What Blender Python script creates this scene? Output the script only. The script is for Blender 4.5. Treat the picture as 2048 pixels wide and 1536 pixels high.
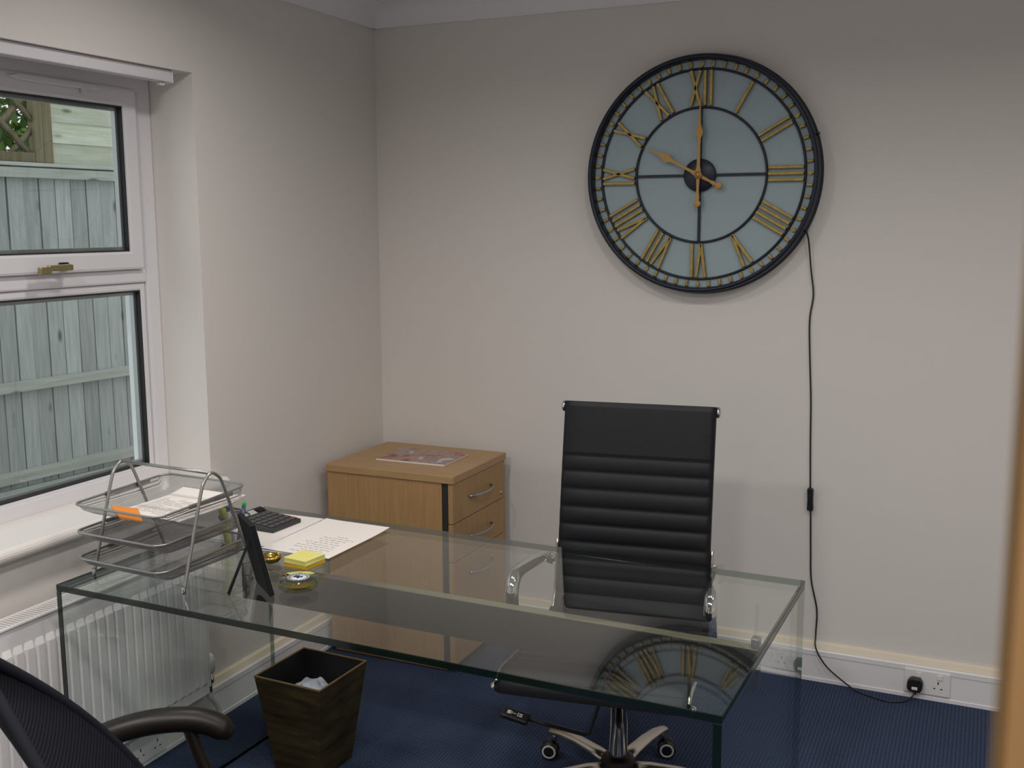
import bpy, bmesh, math, random
from mathutils import Vector, Matrix
random.seed(7)
for o in list(bpy.data.objects):
    bpy.data.objects.remove(o)
SC = bpy.context.scene
COL = SC.collection
PI = math.pi

# ------------------------------------------------------------------ camera, sky, light, exposure
CAM = Vector((2.2589, -3.6951, 1.6015))
YAW, PITCH, ROLL, FPX = 0.4253, -0.1497, -0.0042, 2117.4
cam_d = bpy.data.cameras.new('camera')
cam = bpy.data.objects.new('camera', cam_d)
COL.objects.link(cam)
fw = Vector((-math.sin(YAW) * math.cos(PITCH), math.cos(YAW) * math.cos(PITCH), math.sin(PITCH)))
r0 = Vector((math.cos(YAW), math.sin(YAW), 0))
u0 = r0.cross(fw)
rt = math.cos(ROLL) * r0 + math.sin(ROLL) * u0
up = -math.sin(ROLL) * r0 + math.cos(ROLL) * u0
cam.matrix_world = Matrix(((rt.x, up.x, -fw.x, CAM.x), (rt.y, up.y, -fw.y, CAM.y), (rt.z, up.z, -fw.z, CAM.z), (0, 0, 0, 1)))
cam_d.sensor_width = 36.0
cam_d.lens = FPX / 2048 * 36.0
cam_d.clip_start = 0.02
cam_d.dof.use_dof = True
cam_d.dof.focus_distance = 3.0
cam_d.dof.aperture_fstop = cam_d.lens / 1000 / 0.0035
SC.camera = cam
vs = SC.view_settings
vs.view_transform = 'Standard'
vs.look = 'None'
vs.gamma = 1.0
vs.use_curve_mapping = False
vs.exposure = 0.0

world = bpy.data.worlds.new('overcast_sky')
SC.world = world
world.use_nodes = True
bg = world.node_tree.nodes['Background']
bg.inputs['Color'].default_value = (0.94, 0.97, 1.0, 1)
bg.inputs['Strength'].default_value = 1.1

def area(name, loc, size, power, color, rot=(0, 0, 0), shape='DISK', spread=PI):
    d = bpy.data.lights.new(name, 'AREA')
    d.shape = shape
    d.size = size
    d.energy = power
    d.color = color
    d.spread = spread
    o = bpy.data.objects.new(name, d)
    COL.objects.link(o)
    o.location = loc
    o.rotation_euler = rot
    return o
LAMPS = [(0.75, -1.55), (1.75, -1.55), (2.75, -1.55), (0.75, -3.1), (1.75, -3.1), (2.75, -3.1)]
LAMP_POWER = 9.2
for lx, ly in LAMPS:
    area('downlight_bulb', (lx, ly, 2.432), 0.21, LAMP_POWER * (0.66 if ly > -2 else 1.62), (1.0, 0.955, 0.91), spread=math.radians(160))
SC.cycles.max_bounces = 12
SC.cycles.transparent_max_bounces = 24
SC.cycles.caustics_reflective = False
SC.cycles.caustics_refractive = False
SC.cycles.sample_clamp_indirect = 4.0
SC.cycles.use_denoising = True

# ------------------------------------------------------------------ materials
def N(nt, t, **kw):
    n = nt.nodes.new(t)
    for k, v in kw.items():
        setattr(n, k, v)
    return n
def mat(name, col, rough=0.5, metal=0.0, spec=0.5, vary=0.0, vscale=8.0, vstretch=(1, 1, 1), col2=None, bump=0.0, bscale=200.0, coat=0.0):
    m = bpy.data.materials.new(name)
    m.use_nodes = True
    nt = m.node_tree
    b = nt.nodes['Principled BSDF']
    b.inputs['Base Color'].default_value = (*col, 1)
    b.inputs['Roughness'].default_value = rough
    b.inputs['Metallic'].default_value = metal
    b.inputs['Specular IOR Level'].default_value = spec
    b.inputs['Coat Weight'].default_value = coat
    b.inputs['Coat Roughness'].default_value = 0.08
    tc = N(nt, 'ShaderNodeTexCoord')
    if col2 is not None:
        mp = N(nt, 'ShaderNodeMapping')
        mp.inputs['Scale'].default_value = vstretch
        nz = N(nt, 'ShaderNodeTexNoise')
        nz.inputs['Scale'].default_value = vscale
        nz.inputs['Detail'].default_value = 6
        rp = N(nt, 'ShaderNodeValToRGB')
        rp.color_ramp.elements[0].position = 0.3
        rp.color_ramp.elements[1].position = 0.7
        rp.color_ramp.elements[0].color = (*col, 1)
        rp.color_ramp.elements[1].color = (*col2, 1)
        nt.links.new(tc.outputs['Object'], mp.inputs[0])
        nt.links.new(mp.outputs[0], nz.inputs['Vector'])
        nt.links.new(nz.outputs[0], rp.inputs[0])
        nt.links.new(rp.outputs[0], b.inputs['Base Color'])
    if bump > 0:
        nz = N(nt, 'ShaderNodeTexNoise')
        nz.inputs['Scale'].default_value = bscale
        bp = N(nt, 'ShaderNodeBump')
        bp.inputs['Strength'].default_value = bump
        bp.inputs['Distance'].default_value = 0.002
        nt.links.new(tc.outputs['Object'], nz.inputs['Vector'])
        nt.links.new(nz.outputs[0], bp.inputs['Height'])
        nt.links.new(bp.outputs[0], b.inputs['Normal'])
    return m
def emit(name, col, s):
    m = bpy.data.materials.new(name)
    m.use_nodes = True
    b = m.node_tree.nodes['Principled BSDF']
    b.inputs['Base Color'].default_value = (0.8, 0.8, 0.8, 1)
    b.inputs['Emission Color'].default_value = (*col, 1)
    b.inputs['Emission Strength'].default_value = s
    return m
def pane(name, tint, f0=0.045, rough=0.0):
    m = bpy.data.materials.new(name)
    m.use_nodes = True
    nt = m.node_tree
    nt.nodes.remove(nt.nodes['Principled BSDF'])
    out = nt.nodes['Material Output']
    tr = N(nt, 'ShaderNodeBsdfTransparent')
    tr.inputs[0].default_value = (*tint, 1)
    gl = N(nt, 'ShaderNodeBsdfAnisotropic')
    gl.inputs['Color'].default_value = (1, 1, 1, 1)
    gl.inputs['Roughness'].default_value = rough
    lw = N(nt, 'ShaderNodeLayerWeight')
    lw.inputs['Blend'].default_value = 0.5
    pw = N(nt, 'ShaderNodeMath', operation='POWER')
    pw.inputs[1].default_value = 5.0
    ma = N(nt, 'ShaderNodeMath', operation='MULTIPLY_ADD')
    ma.inputs[1].default_value = 1 - f0
    ma.inputs[2].default_value = f0
    mx = N(nt, 'ShaderNodeMixShader')
    nt.links.new(lw.outputs['Facing'], pw.inputs[0])
    nt.links.new(pw.outputs[0], ma.inputs[0])
    nt.links.new(ma.outputs[0], mx.inputs[0])
    nt.links.new(tr.outputs[0], mx.inputs[1])
    nt.links.new(gl.outputs[0], mx.inputs[2])
    nt.links.new(mx.outputs[0], out.inputs[0])
    return m
def wiremesh(name, col, cover=0.5, pitch=0.0022):
    m = bpy.data.materials.new(name)
    m.use_nodes = True
    nt = m.node_tree
    b = nt.nodes['Principled BSDF']
    b.inputs['Base Color'].default_value = (*col, 1)
    b.inputs['Metallic'].default_value = 0.6
    b.inputs['Roughness'].default_value = 0.45
    out = nt.nodes['Material Output']
    tr = N(nt, 'ShaderNodeBsdfTransparent')
    tc = N(nt, 'ShaderNodeTexCoord')
    sp = N(nt, 'ShaderNodeSeparateXYZ')
    nt.links.new(tc.outputs['Object'], sp.inputs[0])
    fr = []
    ad = N(nt, 'ShaderNodeMath', operation='ADD')
    nt.links.new(sp.outputs[1], ad.inputs[0])
    nt.links.new(sp.outputs[2], ad.inputs[1])
    for src in (sp.outputs[0], ad.outputs[0]):
        a = N(nt, 'ShaderNodeMath', operation='MULTIPLY')
        a.inputs[1].default_value = 1 / pitch
        f = N(nt, 'ShaderNodeMath', operation='FRACT')
        g = N(nt, 'ShaderNodeMath', operation='LESS_THAN')
        g.inputs[1].default_value = 1 - math.sqrt(1 - cover)
        nt.links.new(src, a.inputs[0])
        nt.links.new(a.outputs[0], f.inputs[0])
        nt.links.new(f.outputs[0], g.inputs[0])
        fr.append(g.outputs[0])
    mxm = N(nt, 'ShaderNodeMath', operation='MAXIMUM')
    nt.links.new(fr[0], mxm.inputs[0])
    nt.links.new(fr[1], mxm.inputs[1])
    mx = N(nt, 'ShaderNodeMixShader')
    nt.links.new(mxm.outputs[0], mx.inputs[0])
    nt.links.new(tr.outputs[0], mx.inputs[1])
    nt.links.new(b.outputs[0], mx.inputs[2])
    nt.links.new(mx.outputs[0], out.inputs[0])
    return m
def carpet_mat():
    m = bpy.data.materials.new('navy_loop_carpet')
    m.use_nodes = True
    nt = m.node_tree
    b = nt.nodes['Principled BSDF']
    b.inputs['Roughness'].default_value = 0.95
    b.inputs['Specular IOR Level'].default_value = 0.1
    tc = N(nt, 'ShaderNodeTexCoord')
    sp = N(nt, 'ShaderNodeSeparateXYZ')
    nt.links.new(tc.outputs['Object'], sp.inputs[0])
    ss = []
    for i in (0, 1):
        a = N(nt, 'ShaderNodeMath', operation='MULTIPLY')
        a.inputs[1].default_value = 2 * PI / (0.0115 if i == 0 else 0.0105)
        s = N(nt, 'ShaderNodeMath', operation='SINE')
        nt.links.new(sp.outputs[i], a.inputs[0])
        nt.links.new(a.outputs[0], s.inputs[0])
        ss.append(s.outputs[0])
    mu = N(nt, 'ShaderNodeMath', operation='ADD')
    nt.links.new(ss[0], mu.inputs[0])
    nt.links.new(ss[1], mu.inputs[1])
    nz = N(nt, 'ShaderNodeTexNoise')
    nz.inputs['Scale'].default_value = 160
    nt.links.new(tc.outputs['Object'], nz.inputs['Vector'])
    ad = N(nt, 'ShaderNodeMath', operation='MULTIPLY_ADD')
    ad.inputs[1].default_value = 2.2
    nt.links.new(nz.outputs[0], ad.inputs[0])
    nt.links.new(mu.outputs[0], ad.inputs[2])
    rp = N(nt, 'ShaderNodeValToRGB')
    rp.color_ramp.elements[0].position = 0.1
    rp.color_ramp.elements[0].color = (0.021, 0.031, 0.064, 1)
    rp.color_ramp.elements[1].position = 0.9
    rp.color_ramp.elements[1].color = (0.058, 0.082, 0.145, 1)
    sc = N(nt, 'ShaderNodeMath', operation='MULTIPLY_ADD')
    sc.inputs[1].default_value = 0.22
    sc.inputs[2].default_value = 0.27
    nt.links.new(ad.outputs[0], sc.inputs[0])
    nt.links.new(sc.outputs[0], rp.inputs[0])
    nt.links.new(rp.outputs[0], b.inputs['Base Color'])
    bp = N(nt, 'ShaderNodeBump')
    bp.inputs['Strength'].default_value = 0.3
    bp.inputs['Distance'].default_value = 0.003
    nt.links.new(ad.outputs[0], bp.inputs['Height'])
    nt.links.new(bp.outputs[0], b.inputs['Normal'])
    return m
def wood(name, c1, c2, stretch=(1, 1, 1), scale=14, rough=0.45, dist=2.0):
    m = mat(name, c1, rough, col2=c2, vscale=scale, vstretch=stretch)
    return m
def fence_mat(name, c1, c2, stretch):
    m = mat(name, c1, 0.9, spec=0.1, col2=c2, vscale=9, vstretch=stretch)
    nt = m.node_tree
    b = nt.nodes['Principled BSDF']
    src = b.inputs['Base Color'].links[0].from_socket
    g = N(nt, 'ShaderNodeNewGeometry')
    hs = N(nt, 'ShaderNodeHueSaturation')
    ma = N(nt, 'ShaderNodeMath', operation='MULTIPLY_ADD')
    ma.inputs[1].default_value = 0.4
    ma.inputs[2].default_value = 0.8
    nt.links.new(g.outputs['Random Per Island'], ma.inputs[0])
    nt.links.new(ma.outputs[0], hs.inputs['Value'])
    nt.links.new(src, hs.inputs['Color'])
    # knots
    tc = N(nt, 'ShaderNodeTexCoord')
    mp = N(nt, 'ShaderNodeMapping')
    mp.inputs['Scale'].default_value = (4, 9, 3.4) if stretch[2] < stretch[1] else (4, 3.4, 9)
    vo = N(nt, 'ShaderNodeTexVoronoi')
    vo.inputs['Scale'].default_value = 1.0
    nt.links.new(tc.outputs['Object'], mp.inputs[0])
    nt.links.new(mp.outputs[0], vo.inputs['Vector'])
    rp = N(nt, 'ShaderNodeValToRGB')
    rp.color_ramp.elements[0].position = 0.05
    rp.color_ramp.elements[0].color = (0.25, 0.27, 0.22, 1)
    rp.color_ramp.elements[1].position = 0.16
    rp.color_ramp.elements[1].color = (1, 1, 1, 1)
    nt.links.new(vo.outputs['Distance'], rp.inputs[0])
    mx = N(nt, 'ShaderNodeMix', data_type='RGBA', blend_type='MULTIPLY')
    mx.inputs[0].default_value = 1.0
    nt.links.new(hs.outputs[0], mx.inputs[6])
    nt.links.new(rp.outputs[0], mx.inputs[7])
    nt.links.new(mx.outputs[2], b.inputs['Base Color'])
    return m

M = {}
M['wall'] = mat('cream_wall_paint', (0.738, 0.712, 0.682), 0.75, spec=0.25, bump=0.08, bscale=140)
M['ceil'] = mat('white_ceiling_paint', (0.82, 0.82, 0.84), 0.9)
M['cornice'] = mat('white_cornice_paint', (0.84, 0.84, 0.88), 0.7)
M['trunk'] = mat('white_trunking_plastic', (0.80, 0.80, 0.81), 0.35)
M['trunktop'] = mat('cream_trunking_lip', (0.76, 0.69, 0.55), 0.45)
M['upvc'] = mat('white_window_plastic', (0.74, 0.73, 0.76), 0.22)
M['gasket'] = mat('black_glazing_rubber', (0.015, 0.016, 0.018), 0.6)
M['sill'] = mat('white_sill_gloss', (0.80, 0.77, 0.73), 0.35)
M['winglass'] = pane('window_glass', (0.97, 0.985, 0.98), 0.04)
M['spacer'] = mat('aluminium_spacer_bar', (0.35, 0.38, 0.38), 0.4, 0.8)
M['carpet'] = carpet_mat()
M['oak'] = wood('oak_veneer', (0.385, 0.225, 0.09), (0.45, 0.275, 0.12), (14, 14, 0.6), 7)
M['oaktop'] = wood('oak_veneer_top', (0.40, 0.25, 0.118), (0.46, 0.295, 0.143), (0.8, 14, 14), 7)
M['oaklip'] = wood('oak_lipping', (0.20, 0.12, 0.045), (0.27, 0.165, 0.06), (30, 30, 0.6), 4, 0.45)
M['oakdoor'] = wood('oak_door_lining', (0.34, 0.18, 0.06), (0.46, 0.26, 0.095), (30, 30, 0.6), 4, 0.4)
M['darkstrip'] = mat('dark_grey_recess', (0.02, 0.022, 0.022), 0.6)
M['nickel'] = mat('brushed_nickel', (0.45, 0.45, 0.44), 0.35, 1.0)
M['chrome'] = mat('polished_chrome', (0.66, 0.66, 0.66), 0.07, 1.0)
M['satin'] = mat('satin_aluminium', (0.62, 0.58, 0.52), 0.28, 1.0)
M['steel'] = mat('grey_painted_steel', (0.33, 0.33, 0.32), 0.35, 0.75)
M['wire'] = wiremesh('grey_wire_mesh', (0.34, 0.33, 0.32), 0.60)
M['wiredark'] = wiremesh('black_wire_mesh', (0.05, 0.05, 0.055), 0.18)
M['leather'] = mat('black_leatherette', (0.0062, 0.0066, 0.0092), 0.5, spec=0.28, bump=0.15, bscale=350)
M['black'] = mat('black_plastic', (0.012, 0.012, 0.014), 0.4)
M['blacksatin'] = mat('black_satin_plastic', (0.009, 0.0065, 0.005), 0.42, spec=0.3)
M['matblack'] = mat('matt_black_card', (0.010, 0.010, 0.012), 0.65, spec=0.2)
M['fabric'] = mat('black_mesh_fabric', (0.010, 0.011, 0.017), 0.85, spec=0.2)
M['white'] = mat('white_plastic', (0.78, 0.78, 0.78), 0.35)
M['paper'] = mat('white_paper', (0.80, 0.755, 0.715), 0.8, spec=0.1)
M['paper2'] = mat('bluish_white_paper', (0.62, 0.66, 0.76), 0.8, spec=0.1)
M['ink'] = mat('dark_ink', (0.16, 0.15, 0.19), 0.8)
M['inkpale'] = mat('pale_print', (0.45, 0.42, 0.40), 0.8)
M['orange'] = mat('orange_card', (0.80, 0.26, 0.03), 0.7)
M['navy'] = mat('dark_navy_metal', (0.012, 0.018, 0.034), 0.38, 0.2)
M['gold'] = mat('antique_gold', (0.44, 0.33, 0.11), 0.42, 0.6, col2=(0.30, 0.22, 0.07), vscale=60)
M['goldhand'] = mat('dull_gold_hands', (0.46, 0.27, 0.09), 0.5, 0.4)
M['brass'] = mat('polished_brass', (0.80, 0.52, 0.10), 0.14, 1.0)
M['oldbrass'] = mat('worn_brass', (0.42, 0.36, 0.18), 0.3, 0.9)
M['face'] = mat('frosted_blue_grey_glass', (0.33, 0.425, 0.465), 0.3, spec=0.4)
M['rad'] = mat('white_radiator_enamel', (0.84, 0.82, 0.82), 0.35)
M['slot'] = mat('radiator_slot_dark', (0.12, 0.11, 0.11), 0.7)
M['pipe'] = mat('white_painted_pipe', (0.66, 0.66, 0.63), 0.4)
M['binout'] = mat('bronze_lacquer', (0.030, 0.021, 0.008), 0.45, 0.5, col2=(0.105, 0.075, 0.028), vscale=5, vstretch=(1.5, 1.5, 9))
M['binrim'] = mat('gold_rim', (0.30, 0.22, 0.085), 0.4, 0.6)
M['binin'] = mat('black_lining', (0.006, 0.006, 0.008), 0.7)
M['pane'] = pane('desk_glass', (0.962, 0.985, 0.975), 0.047)
M['greyglass'] = pane('thick_grey_glass', (0.72, 0.77, 0.75), 0.07)
M['clearglass'] = pane('clear_glass', (0.93, 0.95, 0.94), 0.06)
M['yellow'] = mat('pale_yellow_paper', (0.72, 0.68, 0.22), 0.75, spec=0.1)
M['lime'] = mat('lime_yellow_paper', (0.62, 0.62, 0.24), 0.75, spec=0.1)
M['amber'] = mat('amber_paper', (0.78, 0.45, 0.02), 0.75, spec=0.1)
M['hilite'] = mat('fluorescent_yellow_plastic', (0.80, 0.88, 0.03), 0.35)
M['green'] = mat('green_plastic', (0.03, 0.42, 0.10), 0.35)
M['blue'] = mat('blue_plastic', (0.03, 0.06, 0.50), 0.35)
M['calcbody'] = mat('charcoal_calculator_plastic', (0.035, 0.036, 0.038), 0.45)
M['calckey'] = mat('calculator_keys', (0.07, 0.07, 0.068), 0.5)
M['calcred'] = mat('dull_red_key', (0.16, 0.06, 0.05), 0.5)
M['lcd'] = mat('calculator_display', (0.42, 0.46, 0.42), 0.2)
M['modesty'] = mat('dark_grey_panel', (0.024, 0.023, 0.020), 0.4)
M['litedge'] = mat('painted_lit_edge', (0.24, 0.22, 0.15), 0.35, 0.3)  # pale tone paints in the light caught along the panel's top edge
M['emblemblue'] = mat('navy_print', (0.05, 0.08, 0.22), 0.5)
M['emblemgrey'] = mat('grey_print', (0.16, 0.17, 0.17), 0.5)
M['emblemwhite'] = mat('white_print', (0.75, 0.74, 0.76), 0.5)
M['board'] = fence_mat('weathered_fence_board', (0.285, 0.31, 0.30), (0.39, 0.42, 0.405), (7, 7, 0.5))
M['rail'] = fence_mat('weathered_fence_rail', (0.33, 0.355, 0.31), (0.44, 0.465, 0.42), (7, 0.5, 7))
M['lap'] = fence_mat('pale_lap_board', (0.40, 0.42, 0.31), (0.50, 0.54, 0.46), (7, 0.5, 7))
M['brownwood'] = fence_mat('brown_fence_post', (0.13, 0.115, 0.07), (0.20, 0.175, 0.11), (7, 7, 0.5))
M['gravel'] = mat('concrete_gravel_board', (0.36, 0.42, 0.39), 0.9, col2=(0.46, 0.52, 0.49), vscale=25)
M['leaf'] = mat('green_leaves', (0.05, 0.15, 0.02), 0.5, col2=(0.28, 0.42, 0.08), vscale=6)
M['bark'] = mat('brown_bark', (0.08, 0.05, 0.03), 0.9)
M['ground'] = mat('outside_paving', (0.28, 0.28, 0.26), 0.9, col2=(0.34, 0.34, 0.31), vscale=12)
M['extwall'] = mat('white_outside_render', (0.80, 0.86, 0.86), 0.85)
M['bulb'] = emit('lit_downlight_lens', (1.0, 0.90, 0.78), 3.0)
def edge_mat(name, solid):
    m = bpy.data.materials.new(name)
    m.use_nodes = True
    nt = m.node_tree
    b = nt.nodes['Principled BSDF']
    b.inputs['Base Color'].default_value = (0.003, 0.009, 0.007, 1)
    b.inputs['Roughness'].default_value = 0.12
    tr = N(nt, 'ShaderNodeBsdfTransparent')
    tr.inputs[0].default_value = (0.55, 0.66, 0.60, 1)
    mx = N(nt, 'ShaderNodeMixShader')
    mx.inputs[0].default_value = solid
    nt.links.new(tr.outputs[0], mx.inputs[1])
    nt.links.new(b.outputs[0], mx.inputs[2])
    nt.links.new(mx.outputs[0], nt.nodes['Material Output'].inputs[0])
    return m
M['edge'] = edge_mat('green_glass_edge', 0.96)
M['edgesoft'] = edge_mat('clear_glass_edge', 0.38)
def mag_mat():
    m = mat('colourful_magazine_cover', (0.4, 0.35, 0.3), 0.25)
    nt = m.node_tree
    b = nt.nodes['Principled BSDF']
    tc = N(nt, 'ShaderNodeTexCoord')
    nz = N(nt, 'ShaderNodeTexNoise')
    nz.inputs['Scale'].default_value = 13
    nz.inputs['Detail'].default_value = 3
    rp = N(nt, 'ShaderNodeValToRGB')
    cr = rp.color_ramp
    cr.elements[0].position = 0.33
    cr.elements[0].color = (0.03, 0.03, 0.07, 1)
    cr.elements[1].position = 0.68
    cr.elements[1].color = (0.66, 0.60, 0.50, 1)
    for p_, c in ((0.43, (0.40, 0.10, 0.08)), (0.49, (0.30, 0.26, 0.14)), (0.55, (0.45, 0.20, 0.17)), (0.60, (0.14, 0.16, 0.26))):
        e = cr.elements.new(p_)
        e.color = (*c, 1)
    nt.links.new(tc.outputs['Object'], nz.inputs['Vector'])
    nt.links.new(nz.outputs[0], rp.inputs[0])
    nt.links.new(rp.outputs[0], b.inputs['Base Color'])
    return m
M['mag'] = mag_mat()
def weave_mat():
    m = mat('black_woven_mesh', (0.010, 0.011, 0.018), 0.8, spec=0.25)
    nt = m.node_tree
    b = nt.nodes['Principled BSDF']
    tc = N(nt, 'ShaderNodeTexCoord')
    wv = N(nt, 'ShaderNodeTexWave')
    wv.inputs['Scale'].default_value = 75
    wv.inputs['Distortion'].default_value = 0.3
    rp = N(nt, 'ShaderNodeValToRGB')
    rp.color_ramp.elements[0].color = (0.002, 0.002, 0.004, 1)
    rp.color_ramp.elements[1].color = (0.010, 0.0105, 0.017, 1)
    nt.links.new(tc.outputs['Object'], wv.inputs['Vector'])
    nt.links.new(wv.outputs['Color'], rp.inputs[0])
    nt.links.new(rp.outputs[0], b.inputs['Base Color'])
    bp = N(nt, 'ShaderNodeBump')
    bp.inputs['Strength'].default_value = 0.5
    bp.inputs['Distance'].default_value = 0.002
    nt.links.new(wv.outputs['Color'], bp.inputs['Height'])
    nt.links.new(bp.outputs[0], b.inputs['Normal'])
    return m
M['weave'] = weave_mat()

# ------------------------------------------------------------------ mesh helpers
def BM():
    return bmesh.new()
def add_box(bm, x0, x1, y0, y1, z0, z1, bev=0.0, seg=2, T=None, mi=0):
    t = bmesh.new()
    v = [t.verts.new(p) for p in ((x0, y0, z0), (x1, y0, z0), (x1, y1, z0), (x0, y1, z0), (x0, y0, z1), (x1, y0, z1), (x1, y1, z1), (x0, y1, z1))]
    for f in ((3, 2, 1, 0), (4, 5, 6, 7), (0, 1, 5, 4), (1, 2, 6, 5), (2, 3, 7, 6), (3, 0, 4, 7)):
        t.faces.new([v[i] for i in f])
    if bev > 0:
        bmesh.ops.bevel(t, geom=list(t.edges), offset=bev, segments=seg, profile=0.5, affect='EDGES')
    merge(bm, t, T, mi)
def merge(bm, t, T=None, mi=None):
    if T is not None:
        bmesh.ops.transform(t, matrix=T, verts=t.verts)
    mp = {}
    for v in t.verts:
        mp[v] = bm.verts.new(v.co)
    for f in t.faces:
        nf = bm.faces.new([mp[v] for v in f.verts])
        nf.smooth = f.smooth
        nf.material_index = f.material_index if mi is None else mi
    t.free()
def add_tube(bm, pts, r, seg=10, closed=False, caps=True, flat=None, upv=None, mi=0):
    """pts list of Vectors; r radius or list; flat=(a,b) scales the section along/normal to upv"""
    pts = [Vector(p) for p in pts]
    n = len(pts)
    rs = r if isinstance(r, (list, tuple)) else [r] * n
    rings = []
    prev = None
    for i, p in enumerate(pts):
        if closed:
            d = pts[(i + 1) % n] - pts[i - 1]
        else:
            d = pts[min(i + 1, n - 1)] - pts[max(i - 1, 0)]
        d.normalize()
        if upv is not None:
            a = Vector(upv)
        elif prev is None:
            a = Vector((0, 0, 1)) if abs(d.z) < 0.9 else Vector((1, 0, 0))
        else:
            a = prev
        a = (a - d * a.dot(d)).normalized()
        prev = a
        b = d.cross(a)
        fa, fb = flat if flat else (1, 1)
        rings.append([bm.verts.new(p + a * rs[i] * fa * math.cos(2 * PI * k / seg) + b * rs[i] * fb * math.sin(2 * PI * k / seg)) for k in range(seg)])
    m = n if closed else n - 1
    for i in range(m):
        A, B = rings[i], rings[(i + 1) % n]
        for k in range(seg):
            f = bm.faces.new((A[k], A[(k + 1) % seg], B[(k + 1) % seg], B[k]))
            f.smooth = True
            f.material_index = mi
    if caps and not closed:
        bm.faces.new(list(reversed(rings[0]))).material_index = mi
        bm.faces.new(rings[-1]).material_index = mi
def smooth_path(P, n=8, closed=False):
    P = [Vector(p) for p in P]
    out = []
    m = len(P)
    for i in range(m if closed else m - 1):
        p0 = P[i - 1] if (i > 0 or closed) else P[0] * 2 - P[1]
        p1 = P[i]
        p2 = P[(i + 1) % m]
        p3 = P[(i + 2) % m] if (i + 2 < m or closed) else P[-1] * 2 - P[-2]
        for k in range(n):
            t = k / n
            out.append(0.5 * ((2 * p1) + (-p0 + p2) * t + (2 * p0 - 5 * p1 + 4 * p2 - p3) * t * t + (-p0 + 3 * p1 - 3 * p2 + p3) * t ** 3))
    if not closed:
        out.append(P[-1])
    return out
def add_lathe(bm, prof, seg=32, T=None, mi=0, smooth=True, closed=False):
    """prof: (r,z) list, revolved about z"""
    t = bmesh.new()
    rings = []
    for r, z in prof:
        if r < 1e-6:
            rings.append([t.verts.new((0, 0, z))])
        else:
            rings.append([t.verts.new((r * math.cos(2 * PI * k / seg), r * math.sin(2 * PI * k / seg), z)) for k in range(seg)])
    m = len(rings)
    for i in range(m if closed else m - 1):
        A, B = rings[i], rings[(i + 1) % m]
        for k in range(seg):
            k2 = (k + 1) % seg
            if len(A) == 1 and len(B) == 1:
                continue
            if len(A) == 1:
                f = t.faces.new((A[0], B[k2], B[k]))
            elif len(B) == 1:
                f = t.faces.new((A[k], A[k2], B[0]))
            else:
                f = t.faces.new((A[k], A[k2], B[k2], B[k]))
            f.smooth = smooth
    bmesh.ops.recalc_face_normals(t, faces=t.faces)
    merge(bm, t, T, mi)
def add_prism(bm, poly, a0, a1, axis='z', T=None, mi=0, bev=0.0):
    """poly of 2D points extruded a0..a1. axis z: (x,y); axis y: (x,z); axis x: (y,z)"""
    t = bmesh.new()
    def P(p, a):
        return {'z': (p[0], p[1], a), 'y': (p[0], a, p[1]), 'x': (a, p[0], p[1])}[axis]
    A = [t.verts.new(P(p, a0)) for p in poly]
    B = [t.verts.new(P(p, a1)) for p in poly]
    n = len(poly)
    t.faces.new(A)
    t.faces.new(list(reversed(B)))
    for i in range(n):
        t.faces.new((A[i], B[i], B[(i + 1) % n], A[(i + 1) % n]))
    bmesh.ops.recalc_face_normals(t, faces=t.faces)
    if bev > 0:
        bmesh.ops.bevel(t, geom=list(t.edges), offset=bev, segments=2, profile=0.5, affect='EDGES')
    merge(bm, t, T, mi)
def add_grid(bm, rows, mi=0, smooth=True, closed=False):
    V = [[bm.verts.new(p) for p in r] for r in rows]
    for i in range(len(V) - 1):
        n = len(V[i])
        for k in range(n if closed else n - 1):
            k2 = (k + 1) % n
            f = bm.faces.new((V[i][k], V[i][k2], V[i + 1][k2], V[i + 1][k]))
            f.smooth = smooth
            f.material_index = mi
    return V
def obj(name, bm, mats, parent=None, smooth=None, recalc=False):
    if recalc:
        bmesh.ops.recalc_face_normals(bm, faces=bm.faces)
    if smooth is not None:
        for f in bm.faces:
            f.smooth = smooth
    me = bpy.data.meshes.new(name)
    bm.to_mesh(me)
    bm.free()
    if not isinstance(mats, (list, tuple)):
        mats = [mats]
    for m in mats:
        me.materials.append(m)
    o = bpy.data.objects.new(name, me)
    COL.objects.link(o)
    if parent is not None:
        o.parent = parent
    return o
def tag(o, label, cat, group=None):
    o['label'] = label
    o['category'] = cat
    if group:
        o['group'] = group
    return o
def thing(name, label, cat, loc=(0, 0, 0), rz=0.0, group=None):
    o = bpy.data.objects.new(name, None)
    COL.objects.link(o)
    o.location = loc
    o.rotation_euler = (0, 0, rz)
    o.empty_display_size = 0.05
    return tag(o, label, cat, group)
def struct(name, bm, m, label=None):
    o = obj(name, bm, m)
    o['kind'] = 'structure'
    if label:
        o['label'] = label
    return o
def quick(name, mats, parent, *boxes, bev=0.0, seg=2):
    bm = BM()
    for b in boxes:
        add_box(bm, *b, bev=bev, seg=seg)
    return obj(name, bm, mats, parent)

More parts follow.
